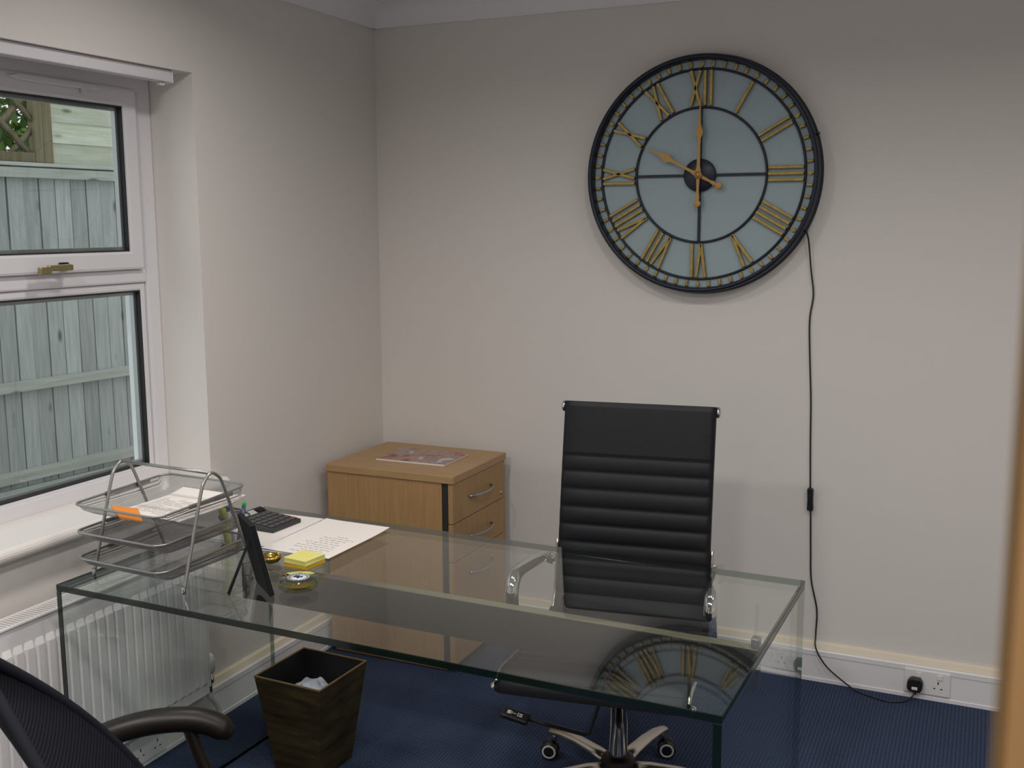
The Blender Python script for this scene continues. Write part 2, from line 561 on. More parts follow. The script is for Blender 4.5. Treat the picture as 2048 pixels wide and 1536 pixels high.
# ------------------------------------------------------------------ the room
CZ = 2.45
XR = 3.6
YF = -4.15
bm = BM(); add_box(bm, -0.2, XR + 0.1, -5.6, 0.1, -0.1, 0.0)
struct('floor', bm, M['carpet'], 'navy blue loop pile carpet')
bm = BM(); add_box(bm, -0.3, XR + 0.1, -5.6, 0.1, CZ, CZ + 0.1)
struct('ceiling', bm, M['ceil'], 'white painted ceiling')
bm = BM(); add_box(bm, -0.3, XR + 0.1, 0.0, 0.1, 0.0, CZ)
struct('wall_back', bm, M['wall'], 'cream wall behind the clock')
bm = BM(); add_box(bm, XR, XR + 0.1, -5.6, 0.0, 0.0, CZ)
struct('wall_right', bm, M['wall'])
bm = BM(); add_box(bm, -0.3, XR + 0.1, -5.6, -5.5, 0.0, CZ)
struct('wall_hall', bm, M['wall'])
# front wall with the doorway the picture is taken through
DX0, DX1 = 1.83, 2.62
bm = BM()
add_box(bm, 0.0, DX0 - 0.03, YF - 0.1, YF, 0.0, CZ)
add_box(bm, DX1 + 0.03, XR, YF - 0.1, YF, 0.0, CZ)
add_box(bm, DX0 - 0.03, DX1 + 0.03, YF - 0.1, YF, 2.05, CZ)
struct('wall_front', bm, M['wall'])
# left wall with window opening; reveal depth to the frame 0.14, white outside leaf
WY0, WY1, WZ0, WZ1 = -2.60, -1.062, 0.765, 2.062
bm = BM()
for x0, x1, mi in ((-0.23, 0.0, 0), (-0.32, -0.23, 1)):
    add_box(bm, x0, x1, WY1, 0.0, 0.0, CZ, mi=mi)
    add_box(bm, x0, x1, -5.6, WY0, 0.0, CZ, mi=mi)
    add_box(bm, x0, x1, WY0, WY1, 0.0, WZ0, mi=mi)
    add_box(bm, x0, x1, WY0, WY1, WZ1, CZ, mi=mi)
struct('wall_left', bm, [M['wall'], M['extwall']], 'cream wall with the window')

# cornice
prof = [(0.0, 0.0), (0.012, 0.0)]
for k in range(9):
    a = k / 8 * PI / 2
    prof.append((0.012 + 0.078 * (1 - math.cos(a)) , 0.012 + 0.072 * math.sin(a)))
prof += [(0.094, 0.094), (0.0, 0.094)]
cz0 = CZ - 0.094
bm = BM(); add_prism(bm, [(-p[0], cz0 + p[1]) for p in prof], 0.0, XR, 'x')
struct('trim_1', bm, M['cornice'], 'white cornice above the back wall')
bm = BM(); add_prism(bm, [(p[0], cz0 + p[1]) for p in prof], YF, 0.0, 'y')
struct('trim_2', bm, M['cornice'], 'white cornice above the window wall')

# dado trunking used as skirting: white box with a cream lip
def trunking(name, axis, a0, a1, sgn):
    bm = BM()
    ZT = 0.116
    pr = [(0.001, 0.0), (0.027, 0.0), (0.027, 0.012), (0.0245, 0.014), (0.0245, 0.094), (0.027, 0.096), (0.027, ZT - 0.004), (0.023, ZT), (0.001, ZT)]
    add_prism(bm, [(sgn * p[0], p[1]) for p in pr], a0, a1, axis, mi=0)
    add_prism(bm, [(sgn * 0.0, ZT + 0.0005), (sgn * 0.019, ZT + 0.0005), (sgn * 0.012, ZT + 0.018), (sgn * 0.0, ZT + 0.022)], a0, a1, axis, mi=1)
    return struct(name, bm, [M['trunk'], M['trunktop']])
trunking('baseboard_back', 'x', 0.0, XR, -1)['label'] = 'white trunking along the foot of the back wall'
trunking('baseboard_left', 'y', -4.1, -0.028, 1)['label'] = 'white trunking along the foot of the window wall'

# oak door leaf standing open beside the camera, hinged on the front wall
dr = bpy.data.objects.new('door_1', None)
COL.objects.link(dr)
dr['kind'] = 'structure'
dr['label'] = 'open oak door leaf at the right edge'
dr.location = (2.264, -3.45, 0.0)
dr.rotation_euler = (0, 0, math.atan2(-0.89, 0.456))
bm = BM()
add_box(bm, 0.0055, 0.755, 0.0, 0.040, 0.008, 2.03, bev=0.001)
obj('door_leaf', bm, M['oakdoor'], dr)
bm = BM()
add_box(bm, 0.0, 0.005, 0.0, 0.040, 0.008, 2.03, bev=0.002)
obj('edge_lipping', bm, M['oaklip'], dr)
dfr = BM()
for x in (DX0 - 0.03, DX1):
    add_box(dfr, x, x + 0.03, YF - 0.1, YF + 0.012, 0.0, 2.05, bev=0.002)
add_box(dfr, DX0, DX1, YF - 0.1, YF + 0.012, 2.035, 2.0495, bev=0.002)
o = struct('door_2', dfr, M['oakdoor'], 'oak door frame in the front wall')

# ------------------------------------------------------------------ window
win = bpy.data.objects.new('window_1', None)
COL.objects.link(win)
win['kind'] = 'structure'
win['label'] = 'white plastic window with an opening top light'
XF0, XF1 = -0.228, -0.17
def ring(bm, y0, y1, z0, z1, w, x0, x1, bev=0.004, wb=None, wt=None):
    wb = w if wb is None else wb
    wt = w if wt is None else wt
    # mitred frame: four prisms with 45 degree ends
    t = bmesh.new()
    def frame_piece(o, i):
        for side in range(4):
            a, b = o[side], o[(side + 1) % 4]
            c, d = i[(side + 1) % 4], i[side]
            vs = [t.verts.new((x, p[0], p[1])) for x in (x0, x1) for p in (a, b, c, d)]
            for f in ((0, 1, 2, 3), (7, 6, 5, 4), (0, 4, 5, 1), (2, 6, 7, 3), (1, 5, 6, 2), (3, 7, 4, 0)):
                t.faces.new([vs[k] for k in f])
    frame_piece([(y0, z0), (y1, z0), (y1, z1), (y0, z1)], [(y0 + w, z0 + wb), (y1 - w, z0 + wb), (y1 - w, z1 - wt), (y0 + w, z1 - wt)])
    bmesh.ops.recalc_face_normals(t, faces=t.faces)
    if bev:
        es = [e for e in t.edges if abs(e.verts[0].co.x - x1) < 1e-6 and abs(e.verts[1].co.x - x1) < 1e-6 and (abs(e.verts[0].co.y - e.verts[1].co.y) < 1e-6 or abs(e.verts[0].co.z - e.verts[1].co.z) < 1e-6)]
        bmesh.ops.bevel(t, geom=es, offset=bev, segments=2, profile=0.5, affect='EDGES')
    merge(bm, t)
bm = BM()
ring(bm, WY0, WY1, WZ0 + 0.02, WZ1, 0.055, XF0, XF1, 0.006)
add_box(bm, XF0, XF1, WY0 + 0.055, WY1 - 0.055, 1.426, 1.468, bev=0.006)
add_box(bm, XF0, XF1, -2.03, -1.975, WZ0 + 0.075, WZ1 - 0.055, bev=0.006)
obj('window_frame', bm, M['upvc'], win)
# fixed lower light glazing bead
SY0, SY1 = -1.975, WY1 - 0.055
def bead(y0, y1, z0, z1, w, x0, x1):
    bm = BM()
    ring(bm, y0, y1, z0, z1, w, x0, x1, 0.008)
    return bm
obj('glazing_bead', bead(SY0, SY1, 0.822, 1.426, 0.026, -0.21, -0.178), M['upvc'], win)
SASHZ0, SASHZ1 = 1.4685, 2.013
sash = obj('opening_sash', bead(SY0 - 0.02, -1.139, SASHZ0, SASHZ1, 0.056, -0.205, -0.153), M['upvc'], win)
def glazing(name, y0, y1, z0, z1, x):
    bm = BM()
    ring(bm, y0, y1, z0, z1, 0.0045, x - 0.012, x + 0.012, 0)
    g = obj('gasket', bm, M['gasket'], win)
    bm = BM()
    ring(bm, y0 + 0.0045, y1 - 0.0045, z0 + 0.0045, z1 - 0.0045, 0.010, x - 0.020, x - 0.004, 0)
    obj('spacer_bar', bm, M['spacer'], g)
    bm = BM()
    add_box(bm, x - 0.001, x + 0.001, y0 + 0.004, y1 - 0.004, z0 + 0.004, z1 - 0.004)
    obj('glass_pane', bm, M['winglass'], g)
glazing('low', SY0 + 0.024, SY1 - 0.024, 0.8465, 1.4015, -0.191)
glazing('top', SY0 + 0.034, -1.194, 1.5235, 1.958, -0.172)
bm = BM()
add_box(bm, -0.200, -0.198, WY0 + 0.03, -2.02, 0.83, 2.02)
obj('side_glass', bm, M['winglass'], win)
# brass casement handle
hd = BM()
add_box(hd, -0.153, -0.143, -1.480, -1.448, 1.476, 1.500, bev=0.003)
add_tube(hd, [(-0.145, -1.464, 1.488), (-0.123, -1.464, 1.488)], 0.008, 10)
obj('handle', hd, M['black'], sash)
hb = BM()
add_box(hb, -0.128, -0.116, -1.545, -1.457, 1.478, 1.495, bev=0.004)
add_box(hb, -0.129, -0.115, -1.575, -1.535, 1.469, 1.490, bev=0.003)
obj('handle_lever', hb, M['oldbrass'], sash)
# trickle vent
bm = BM()
pl = []
add_prism(bm, [(-1.61, 1.998), (-1.58, 2.006), (-1.32, 2.006), (-1.29, 1.998), (-1.32, 1.990), (-1.58, 1.990)], -0.1525, -0.138, 'x', bev=0.002)
add_box(bm, -0.150, -0.137, -1.362, -1.346, 1.977, 1.994, bev=0.002)
obj('trickle_vent', bm, M['upvc'], win)
# inner sill board with rounded nose
bm = BM()
spf = [(-0.169, 0.766), (-0.169, 0.797), (0.03, 0.797)]
for k in range(1, 8):
    a = PI / 2 - k / 8 * PI
    spf.append((0.03 + 0.0175 * math.cos(a), 0.7795 + 0.0175 * math.sin(a)))
spf += [(0.03, 0.762), (0.001, 0.762), (0.001, 0.766)]
add_prism(bm, spf, WY0 + 0.0, WY1 - 0.001, 'y')
nose = [(0.001, 0.797), (0.03, 0.797)] + spf[3:-2] + [(0.03, 0.762), (0.001, 0.762)]
add_prism(bm, nose, WY1, WY1 + 0.035, 'y')
obj('window_sill', bm, M['sill'], win)
# outside sill
bm = BM(); add_box(bm, -0.36, -0.231, WY0, WY1, 0.765, 0.79, bev=0.004)
obj('outer_sill', bm, M['upvc'], win)

# blind headrail under the reveal head
bl = thing('blind_headrail', 'white blind headrail fixed across the top of the window recess', 'blind', (-0.035, -1.70, 2.02))
bm = BM()
add_box(bm, -0.02, 0.02, -0.56, 0.566, 0.006, 0.041, bev=0.003)
obj('rail', bm, M['upvc'], bl)
bm = BM()
add_box(bm, -0.021, 0.021, 0.5665, 0.572, 0.004, 0.042, bev=0.002)
obj('end_cap', bm, M['white'], bl)
bm = BM()
add_box(bm, -0.008, 0.008, 0.53, 0.55, -0.004, 0.0055, bev=0.002)
obj('carrier_clip', bm, M['white'], bl)

# ------------------------------------------------------------------ outside: fence, trellis, shrub
bm = BM(); add_box(bm, -4.5, -0.301, -5.5, 4.5, -0.25, -0.15)
struct('ground', bm, M['ground'])
FA = 0.10
def fxf(x):
    return Matrix.Translation((-2.46, 0.35, 0)) @ Matrix.Rotation(-FA, 4, 'Z')
FT = fxf(0)
fn = thing('board_fence', 'weathered grey green fence of upright boards beyond the window', 'fence', (-2.46, 0.35, -0.15), -FA)
bm = BM()
y = -2.6
while y < 2.0:
    w = 0.0935 + random.uniform(-0.003, 0.002)
    t0 = random.uniform(-0.002, 0.002)
    T = Matrix.Rotation(random.uniform(-0.003, 0.003), 4, 'X')
    add_prism(bm, [(0.002 + t0, y), (0.018 + t0, y + 0.001), (0.020 + t0, y + w), (0.002 + t0, y + w)], 0.36, 2.035, 'z', T=T)
    add_box(bm, -0.012, -0.002, y + w - 0.03, y + w + 0.034, 0.36, 2.03)
    y += w + 0.0062
obj('upright_boards', bm, M['board'], fn)
for z0, z1, d, sl in ((2.005, 2.065, 0.045, 0), (0.885, 0.935, 0.05, 0.0), (0.40, 0.455, 0.05, 0)):
    bm = BM()
    pr = [(0.021, z0), (0.021 + d, z0), (0.021 + d, z1 - 0.012), (0.021, z1)]
    add_prism(bm, pr, -2.6, 2.0, 'y')
    obj('rail', bm, M['rail'], fn)
bm = BM()
add_box(bm, -0.02, 0.03, -2.6, 2.0, 0.0, 0.3595, bev=0.004)
obj('gravel_board', bm, M['gravel'], fn)
bm = BM()
add_box(bm, -0.03, 0.055, -2.6, 2.0, 2.0655, 2.085, bev=0.003)
obj('capping_rail', bm, M['rail'], fn)
def fpt(dy):
    v = FT @ Vector((0, dy, 0))
    return v
# lap panel to the right, above the fence
lp = thing('lap_panel', 'pale horizontal lap board panel on top of the fence', 'fence panel', (-2.46, 0.35, 1.936), -FA)
bm = BM()
z = 0.0
i = 0
while z < 0.9:
    poly = [(-0.004, z), (0.016, z), (0.006, z + 0.125), (-0.004, z + 0.125)]
    add_prism(bm, poly, 0.262, 2.0, 'y')
    z += 0.112
obj('lap_boards', bm, M['lap'], lp)
bm = BM()
add_box(bm, -0.02, 0.035, 0.205, 0.26, 0.0, 0.95, bev=0.003)
obj('end_batten', bm, M['brownwood'], lp)
tl = thing('trellis', 'brown diagonal lattice trellis left of the lap panel', 'trellis', (-2.46, 0.35, 1.958), -FA)
bm = BM()
for k in range(-8, 14):
    y0 = -2.4 + k * 0.2
    for sgn in (1, -1):
        L = 0.95
        c = Vector((0.010 if sgn > 0 else 0.021, 0, 0))
        T = Matrix.Translation((c.x, y0 + (0.0 if sgn > 0 else 0.95), 0.0)) @ Matrix.Rotation(-sgn * math.radians(45), 4, 'X')
        ya, yb = y0, y0 + 0.95
        # clip to the panel
        p0 = Vector((c.x, y0 if sgn > 0 else y0 + 0.95, 0)); p1 = Vector((c.x, y0 + 0.95 if sgn > 0 else y0, 0.95))
        lo, hi = 0.0, 1.0
        d = p1.y - p0.y
        t0, t1 = ((-2.4 - p0.y) / d, (0.15 - p0.y) / d)
        if t0 > t1:
            t0, t1 = t1, t0
        lo, hi = max(lo, t0), min(hi, t1)
        if hi - lo < 0.05:
            continue
        q0 = p0.lerp(p1, lo); q1 = p0.lerp(p1, hi)
        add_tube(bm, [q0, q1], 0.018, 4, flat=(0.28, 1.0), upv=(1, 0, 0))
obj('lattice', bm, M['brownwood'], tl)
bm = BM()
add_box(bm, -0.015, 0.035, 0.15, 0.204, -0.021, 0.95, bev=0.003)
add_box(bm, -0.015, 0.035, -2.4, 0.149, -0.021, 0.03, bev=0.003)
obj('frame', bm, M['brownwood'], tl)
sh = thing('garden_shrub', 'dense green shrub growing behind the trellis', 'shrub', (-3.3, 1.15, -0.15))
bm = BM()
for k in range(5200):
    p = Vector((max(-0.4, min(0.4, random.gauss(0, 0.16))), random.uniform(-1.1, 0.9), random.uniform(1.75, 2.75)))
    a = Vector((random.gauss(0, 1), random.gauss(0, 1), random.gauss(0, 1))).normalized()
    b = a.orthogonal().normalized()
    L = random.uniform(0.03, 0.065)
    W = L * 0.38
    vs = [bm.verts.new(p - a * L), bm.verts.new(p + b * W), bm.verts.new(p + a * L), bm.verts.new(p - b * W)]
    bm.faces.new(vs)
obj('foliage', bm, M['leaf'], sh)
bm = BM()
for k in range(6):
    y = -1.0 + k * 0.33
    add_tube(bm, smooth_path([(0, y, 0), (0.03, y + 0.05, 0.9), (-0.05, y - 0.02, 1.7), (0.02, y + 0.12, 2.6)], 4), 0.016, 6)
obj('stem', bm, M['bark'], sh)

# ------------------------------------------------------------------ radiator under the window
rd = thing('radiator', 'white ribbed panel radiator on the wall below the window', 'radiator', (0.0, -1.80, 0.0))
RY0, RY1, RZ0, RZ1 = -0.72, 0.578, 0.150, 0.615
bm = BM()
pitch = 0.0333
rows = []
zs = [RZ0, RZ0 + 0.03, RZ0 + 0.042, RZ1 - 0.068, RZ1 - 0.050, RZ1 - 0.0]
ys = []
n = int((RY1 - RY0 - 0.016) / pitch)
ystart = RY1 - 0.012 - n * pitch
prf = [(0.0, 0.0), (0.18, 0.0), (0.30, 1.0), (0.88, 1.0), (1.0, 0.0)]
cols = [(RY0, 0.0)]
for i in range(n):
    for a, d in prf[:-1]:
        cols.append((ystart + (i + a) * pitch, d))
cols.append((ystart + n * pitch, 0.0))
cols.append((RY1, 0.0))
for zi, z in enumerate(zs):
    act = 1.0 if zi in (2, 3) else 0.0
    zz = z
    rows.append([(0.092 + 0.009 * d * act, y, zz) for y, d in cols])
add_grid(bm, rows, smooth=False)
add_box(bm, 0.075, 0.0915, RY0, RY1, RZ0, RZ1)
add_box(bm, 0.030, 0.042, RY0, RY1, RZ0, RZ1, bev=0.003)
obj('panel', bm, M['rad'], rd)
bm = BM()
add_box(bm, 0.028, 0.096, RY1 + 0.0005, RY1 + 0.004, RZ0 + 0.02, RZ1 + 0.008, bev=0.001)
obj('side_panel', bm, M['rad'], rd)
bm = BM()
add_box(bm, 0.028, 0.096, RY0 - 0.004, RY0 - 0.0005, RZ0 + 0.02, RZ1 + 0.008, bev=0.001)
obj('side_panel', bm, M['rad'], rd)
bm = BM()
add_box(bm, 0.090, 0.097, RY0, RY1, RZ1 + 0.0005, RZ1 + 0.008, bev=0.002)
add_box(bm, 0.028, 0.034, RY0, RY1, RZ1 + 0.0005, RZ1 + 0.008, bev=0.002)
k = 0
y = RY0
while y < RY1 - 0.008:
    add_box(bm, 0.034, 0.090, y, y + 0.005, RZ1 + 0.002, RZ1 + 0.007)
    y += 0.0115
add_box(bm, 0.044, 0.073, RY0 + 0.002, RY1 - 0.002, RZ1 - 0.03, RZ1 - 0.028, mi=1)
obj('top_grille', bm, [M['rad'], M['slot']], rd)
vl = BM()
add_lathe(vl, [(0.0, 0.105), (0.012, 0.105), (0.018, 0.098), (0.021, 0.085), (0.021, 0.05), (0.016, 0.044), (0.0, 0.044)], 18, T=Matrix.Translation((0.062, RY1 + 0.032, 0.155)))
valve = obj('thermostat_valve', vl, M['white'], rd)
bm = BM()
add_lathe(bm, [(0.0, 0.046), (0.013, 0.046), (0.013, 0.03), (0.017, 0.028), (0.017, 0.012), (0.011, 0.008), (0.011, -0.02), (0.0, -0.02)], 12, T=Matrix.Translation((0.062, RY1 + 0.032, 0.155)))
add_tube(bm, [(0.062, RY1 + 0.032, 0.172), (0.062, RY1 + 0.0045, 0.172)], 0.010, 10)
obj('valve_body', bm, M['chrome'], rd)
bm = BM()
add_tube(bm, smooth_path([(0.062, RY1 + 0.032, 0.134), (0.062, RY1 + 0.034, 0.115), (0.058, RY1 + 0.060, 0.085), (0.056, RY1 + 0.080, 0.05), (0.056, RY1 + 0.088, 0.0)], 6), 0.0085, 10)
obj('pipe', bm, M['pipe'], rd)

# ------------------------------------------------------------------ glass desk
DK = Vector((1.885, -1.142, 0))
W, D, H, TH = 1.642, 0.795, 0.74, 0.016
dk = thing('glass_desk', 'large clear glass desk with glass side panels in the middle of the room', 'desk', DK, -0.022)
def slab(name, x0, x1, y0, y1, z0, z1, thin):
    bm = BM()
    add_box(bm, x0, x1, y0, y1, z0, z1, bev=0.0012, seg=1)
    bm.normal_update()
    for f in bm.faces:
        nrm = f.normal
        f.material_index = 0 if abs(nrm[thin]) > 0.9 else (2 if nrm.y > 0.5 else 1)
    return obj(name, bm, [M['pane'], M['edge'], M['edgesoft']], dk)
slab('desk_top', -W, 0, -D, 0, H - TH, H, 2)
slab('side_panel', -TH, 0, -D, 0, 0.0, H - TH - 0.0006, 0)
slab('side_panel', -W, -W + TH, -D, 0, 0.0, H - TH - 0.0006, 0)
PYF = -0.175
bm = BM()
add_box(bm, -W + TH + 0.03, -0.070, PYF, PYF + 0.030, 0.508, 0.612, bev=0.002)
mp_ = obj('modesty_panel', bm, M['modesty'], dk)
bm = BM()
add_box(bm, -W + TH + 0.03, -0.070, PYF - 0.001, PYF + 0.031, 0.6125, 0.615, bev=0.0008)  # thin pale strip added to imitate the panel's lit top edge
obj('lit_top_edge', bm, M['litedge'], mp_)
for x0 in (-W + TH + 0.03, -0.090):
    bm = BM()
    add_box(bm, x0, x0 + 0.020, PYF + 0.002, PYF + 0.028, 0.6155, 0.640, bev=0.003)
    obj('clamp_block', bm, M['nickel'], mp_)
    bm = BM()
    add_box(bm, x0 + 0.006, x0 + 0.014, PYF + 0.004, PYF + 0.026, 0.6405, H - TH - 0.0006)
    obj('glass_hanger', bm, M['clearglass'], mp_)

# ------------------------------------------------------------------ drawer pedestal
pd = thing('drawer_pedestal', 'oak veneer drawer pedestal in the corner of the room', 'cabinet', (0.315, -0.275, 0.0))
PX, PY = 0.264, 0.222
bm = BM()
add_box(bm, -PX, PX + 0.004, -PY, PY, 0.702, 0.73, bev=0.0025)
obj('top_panel', bm, M['oaktop'], pd)
bm = BM()
add_box(bm, -PX + 0.004, PX - 0.046, -PY + 0.006, PY - 0.006, 0.03, 0.7015, bev=0.001)
add_box(bm, -PX + 0.004, PX - 0.046, -PY + 0.03, PY - 0.03, 0.0, 0.0295)
obj('carcass', bm, M['oak'], pd)
bm = BM()
add_box(bm, PX - 0.0455, PX - 0.0205, -PY + 0.010, PY - 0.010, 0.03, 0.7015)
obj('shadow_strip', bm, M['darkstrip'], pd)
for z0, z1 in ((0.556, 0.7005), (0.416, 0.553), (0.032, 0.413)):
    bm = BM()
    add_box(bm, PX - 0.020, PX - 0.001, -PY + 0.006, PY - 0.006, z0, z1, bev=0.0012)
    dw = obj('drawer', bm, M['oak'], pd)
    zc = z1 - 0.070
    bm = BM()
    pts = [(PX - 0.002, -0.092, zc), (PX + 0.008, -0.089, zc)] + [(PX + 0.010 + 0.019 * math.sin(PI * t / 10) ** 0.8, -0.086 + 0.0172 * t, zc) for t in range(1, 10)] + [(PX + 0.008, 0.089, zc), (PX - 0.002, 0.092, zc)]
    add_tube(bm, pts, 0.0048, 8)
    obj('handle', bm, M['nickel'], dw)
    if z1 > 0.6:
        bm = BM()
        add_lathe(bm, [(0.0, 0.003), (0.007, 0.003), (0.009, 0.0), (0.009, -0.002)], 16, T=Matrix.Translation((PX, 0.188, z0 + 0.022)) @ Matrix.Rotation(PI / 2, 4, 'Y'))
        add_box(bm, PX + 0.003, PX + 0.0036, 0.187, 0.189, z0 + 0.018, z0 + 0.026, mi=1)
        obj('lock', bm, [M['nickel'], M['black']], dw)

mg = thing('magazine', 'magazine with a colourful cover lying on the oak pedestal', 'magazine', (0.333, -0.265, 0.7302), 0.02)
bm = BM(); add_box(bm, -0.143, 0.143, -0.104, 0.104, 0.0, 0.0065, bev=0.001)
obj('pages', bm, M['paper'], mg)
bm = BM(); add_box(bm, -0.1435, 0.1435, -0.1035, 0.105, 0.0067, 0.0074)
obj('cover', bm, M['mag'], mg)

# ------------------------------------------------------------------ wall clock
CX, CZ_, CR = 1.318, 1.766, 0.399
ck = thing('wall_clock', 'large round skeleton clock with gold Roman numerals on the back wall', 'clock', (CX, 0.0, CZ_))
ck.scale = (1.012, 1.0, 1.012)
CT = Matrix.Rotation(PI / 2, 4, 'X')     # z of the lathe points to -y
def ring_prof(r0, r1, z0, z1):
    return [(r0, z0), (r1, z0), (r1, z1), (r0, z1)]
bm = BM()
add_lathe(bm, [(CR + 0.006, 0.002), (CR + 0.006, 0.010), (CR, 0.016), (CR, 0.060), (CR - 0.003, 0.068), (CR - 0.011, 0.072), (CR - 0.016, 0.068), (CR - 0.017, 0.060), (CR - 0.018, 0.034), (CR - 0.018, 0.002)], 96, T=CT, closed=True)
obj('rim', bm, M['navy'], ck)
bm = BM()
add_lathe(bm, [(0.0, 0.028), (CR - 0.0185, 0.028), (CR - 0.0185, 0.033), (0.0, 0.033)], 96, T=CT)
obj('glass_face', bm, M['face'], ck, smooth=False)
for r in (0.352, 0.226):
    bm = BM()
    add_lathe(bm, [(r - 0.004, 0.0335), (r + 0.004, 0.0335), (r + 0.004, 0.040), (r + 0.002, 0.043), (r - 0.002, 0.043), (r - 0.004, 0.040)], 96, T=CT, closed=True)
    obj('ring', bm, M['navy'], ck)
for k in range(4):
    bm = BM()
    add_box(bm, -0.0045, 0.0045, -0.042, -0.0335, 0.05, 0.2218, bev=0.001, T=Matrix.Rotation(k * PI / 2, 4, 'Y'))
    obj('spoke', bm, M['navy'], ck)
bm = BM()
add_lathe(bm, [(0.055, 0.0335), (0.055, 0.046), (0.052, 0.049), (0.0, 0.049)], 48, T=CT)
obj('hub', bm, M['navy'], ck)
def stroke(bm, u0, v0, u1, v1, T, w=0.0052):
    d = Vector((u1 - u0, 0, v1 - v0))
    L = d.length
    ang = math.atan2(d.x, d.z)
    t = T @ Matrix.Translation((u0, 0, v0)) @ Matrix.Rotation(ang, 4, 'Y')
    add_box(bm, -w, w, -0.0475, -0.034, 0.0, L, bev=0.0018, T=t)
NUM = ['XII', 'I', 'II', 'III', 'IIII', 'V', 'VI', 'VII', 'VIII', 'IX', 'X', 'XI']
CW = {'I': 0.0205, 'V': 0.043, 'X': 0.045}
r_in, r_out = 0.231, 0.347
for h, s in enumerate(NUM):
    T = Matrix.Rotation(h * PI / 6, 4, 'Y')
    tot = sum(CW[c] for c in s)
    u = -tot / 2
    bm = BM()
    for c in s:
        w = CW[c]
        m_ = u + w / 2
        if c == 'I':
            stroke(bm, m_, r_in, m_, r_out, T)
        elif c == 'V':
            stroke(bm, m_, r_in, m_ - w * 0.36, r_out, T)
            stroke(bm, m_ + 0.001, r_in, m_ + w * 0.36, r_out, T)
        else:
            stroke(bm, m_ - w * 0.36, r_in, m_ + w * 0.36, r_out, T)
            stroke(bm, m_ + w * 0.36, r_in, m_ - w * 0.36, r_out, T)
        u += w
    obj('numeral', bm, M['gold'], ck)
for k in range(60):
    T = Matrix.Rotation(k * PI / 30, 4, 'Y')
    bm = BM()
    if k % 5 == 0:
        add_prism(bm, [(0, 0.3572), (0.0078, 0.368), (0, 0.3788), (-0.0078, 0.368)], -0.043, -0.034, 'y', T=T)
    else:
        add_box(bm, -0.005, 0.005, -0.044, -0.034, 0.3585, 0.3785, bev=0.0022, T=T)
    obj('minute_marker', bm, M['gold'], ck)
def hand(name, ang, prof, tail, y0):
    bm = BM()
    poly = [(w, r) for w, r in prof] + [(-w, r) for w, r in reversed(prof)]
    T = Matrix.Rotation(ang, 4, 'Y')
    add_prism(bm, poly, y0 - 0.004, y0, 'y', T=T)
    add_lathe(bm, [(0.0, -0.0003), (0.0118, -0.0003), (0.0118, 0.0046), (0.010, 0.0052), (0.0, 0.0055)], 20, T=T @ Matrix.Translation((0, y0, -tail)) @ CT)
    add_lathe(bm, [(0.0, -0.0003), (0.0135, -0.0003), (0.0135, 0.0046), (0.0, 0.006)], 24, T=Matrix.Translation((0, y0, 0)) @ CT)
    return obj(name, bm, M['goldhand'], ck)
hand('hour_hand', math.radians(-62), [(0.0055, -0.070), (0.0065, -0.055), (0.0035, -0.045), (0.0055, -0.015), (0.0115, 0.0), (0.0050, 0.03), (0.0038, 0.085), (0.0060, 0.10), (0.0048, 0.107), (0.0150, 0.126), (0.0130, 0.134), (0.0040, 0.158), (0.0012, 0.215)], 0.078, -0.056)
hand('minute_hand', math.radians(0.6), [(0.0055, -0.088), (0.0065, -0.072), (0.0038, -0.06), (0.0055, -0.015), (0.0118, 0.0), (0.0055, 0.03), (0.0042, 0.10), (0.0058, 0.113), (0.0045, 0.120), (0.0125, 0.138), (0.0110, 0.146), (0.0035, 0.172), (0.0011, 0.265)], 0.096, -0.0622)
bm = BM()
add_lathe(bm, [(0.0, 0.0), (0.004, 0.0), (0.004, 0.003), (0.0, 0.004)], 12, T=Matrix.Translation((0, -0.0682, 0)) @ CT)
obj('pivot_pin', bm, M['brass'], ck)
for an in (72, 118):
    a = math.radians(an)
    T = Matrix.Rotation(a, 4, 'Y')
    bm = BM()
    add_tube(bm, [T @ Vector((0, -0.03, CR - 0.002)), T @ Vector((0, -0.03, CR + 0.012))], 0.0042, 10)
    obj('side_knob', bm, M['black'], ck)

# mains lead of the clock
pts = [(1.6785, -0.03, 1.575), (1.688, -0.022, 1.55), (1.699, -0.010, 1.445), (1.709, -0.006, 1.361), (1.700, -0.006, 1.276), (1.705, -0.006, 1.15), (1.714, -0.006, 1.002), (1.718, -0.006, 0.85), (1.724, -0.008, 0.690)]
pts2 = [(1.728, -0.008, 0.616), (1.733, -0.006, 0.472), (1.739, -0.006, 0.363), (1.762, -0.007, 0.257), (1.763, -0.016, 0.170), (1.769, -0.042, 0.128), (1.806, -0.052, 0.074), (1.868, -0.060, 0.030), (1.914, -0.062, 0.005), (1.965, -0.085, 0.0035), (2.020, -0.100, 0.0035), (2.065, -0.085, 0.006), (2.092, -0.062, 0.018), (2.098, -0.052, 0.032)]
cd = thing('power_cord', 'black mains lead hanging from the clock to the wall socket', 'power cord', (1.726, -0.008, 0.0))
def rel(P, o):
    return [(p[0] - o[0], p[1] - o[1], p[2] - o[2]) for p in P]
bm = BM()
co = (1.726, -0.008, 0.0)
add_tube(bm, smooth_path(rel(pts, co), 8), 0.0028, 8)
add_tube(bm, smooth_path(rel(pts2, co), 8), 0.0028, 8)
obj('cable', bm, M['black'], cd)
bm = BM()
add_prism(bm, [(-0.008, 0.614), (0.010, 0.614), (0.011, 0.618), (0.009, 0.65), (0.009, 0.688), (0.006, 0.692), (-0.010, 0.692), (-0.011, 0.688), (-0.009, 0.65), (-0.010, 0.618)], -0.012, 0.007, 'y', bev=0.002)
add_box(bm, -0.006, 0.004, -0.0145, -0.011, 0.640, 0.668, bev=0.0015)
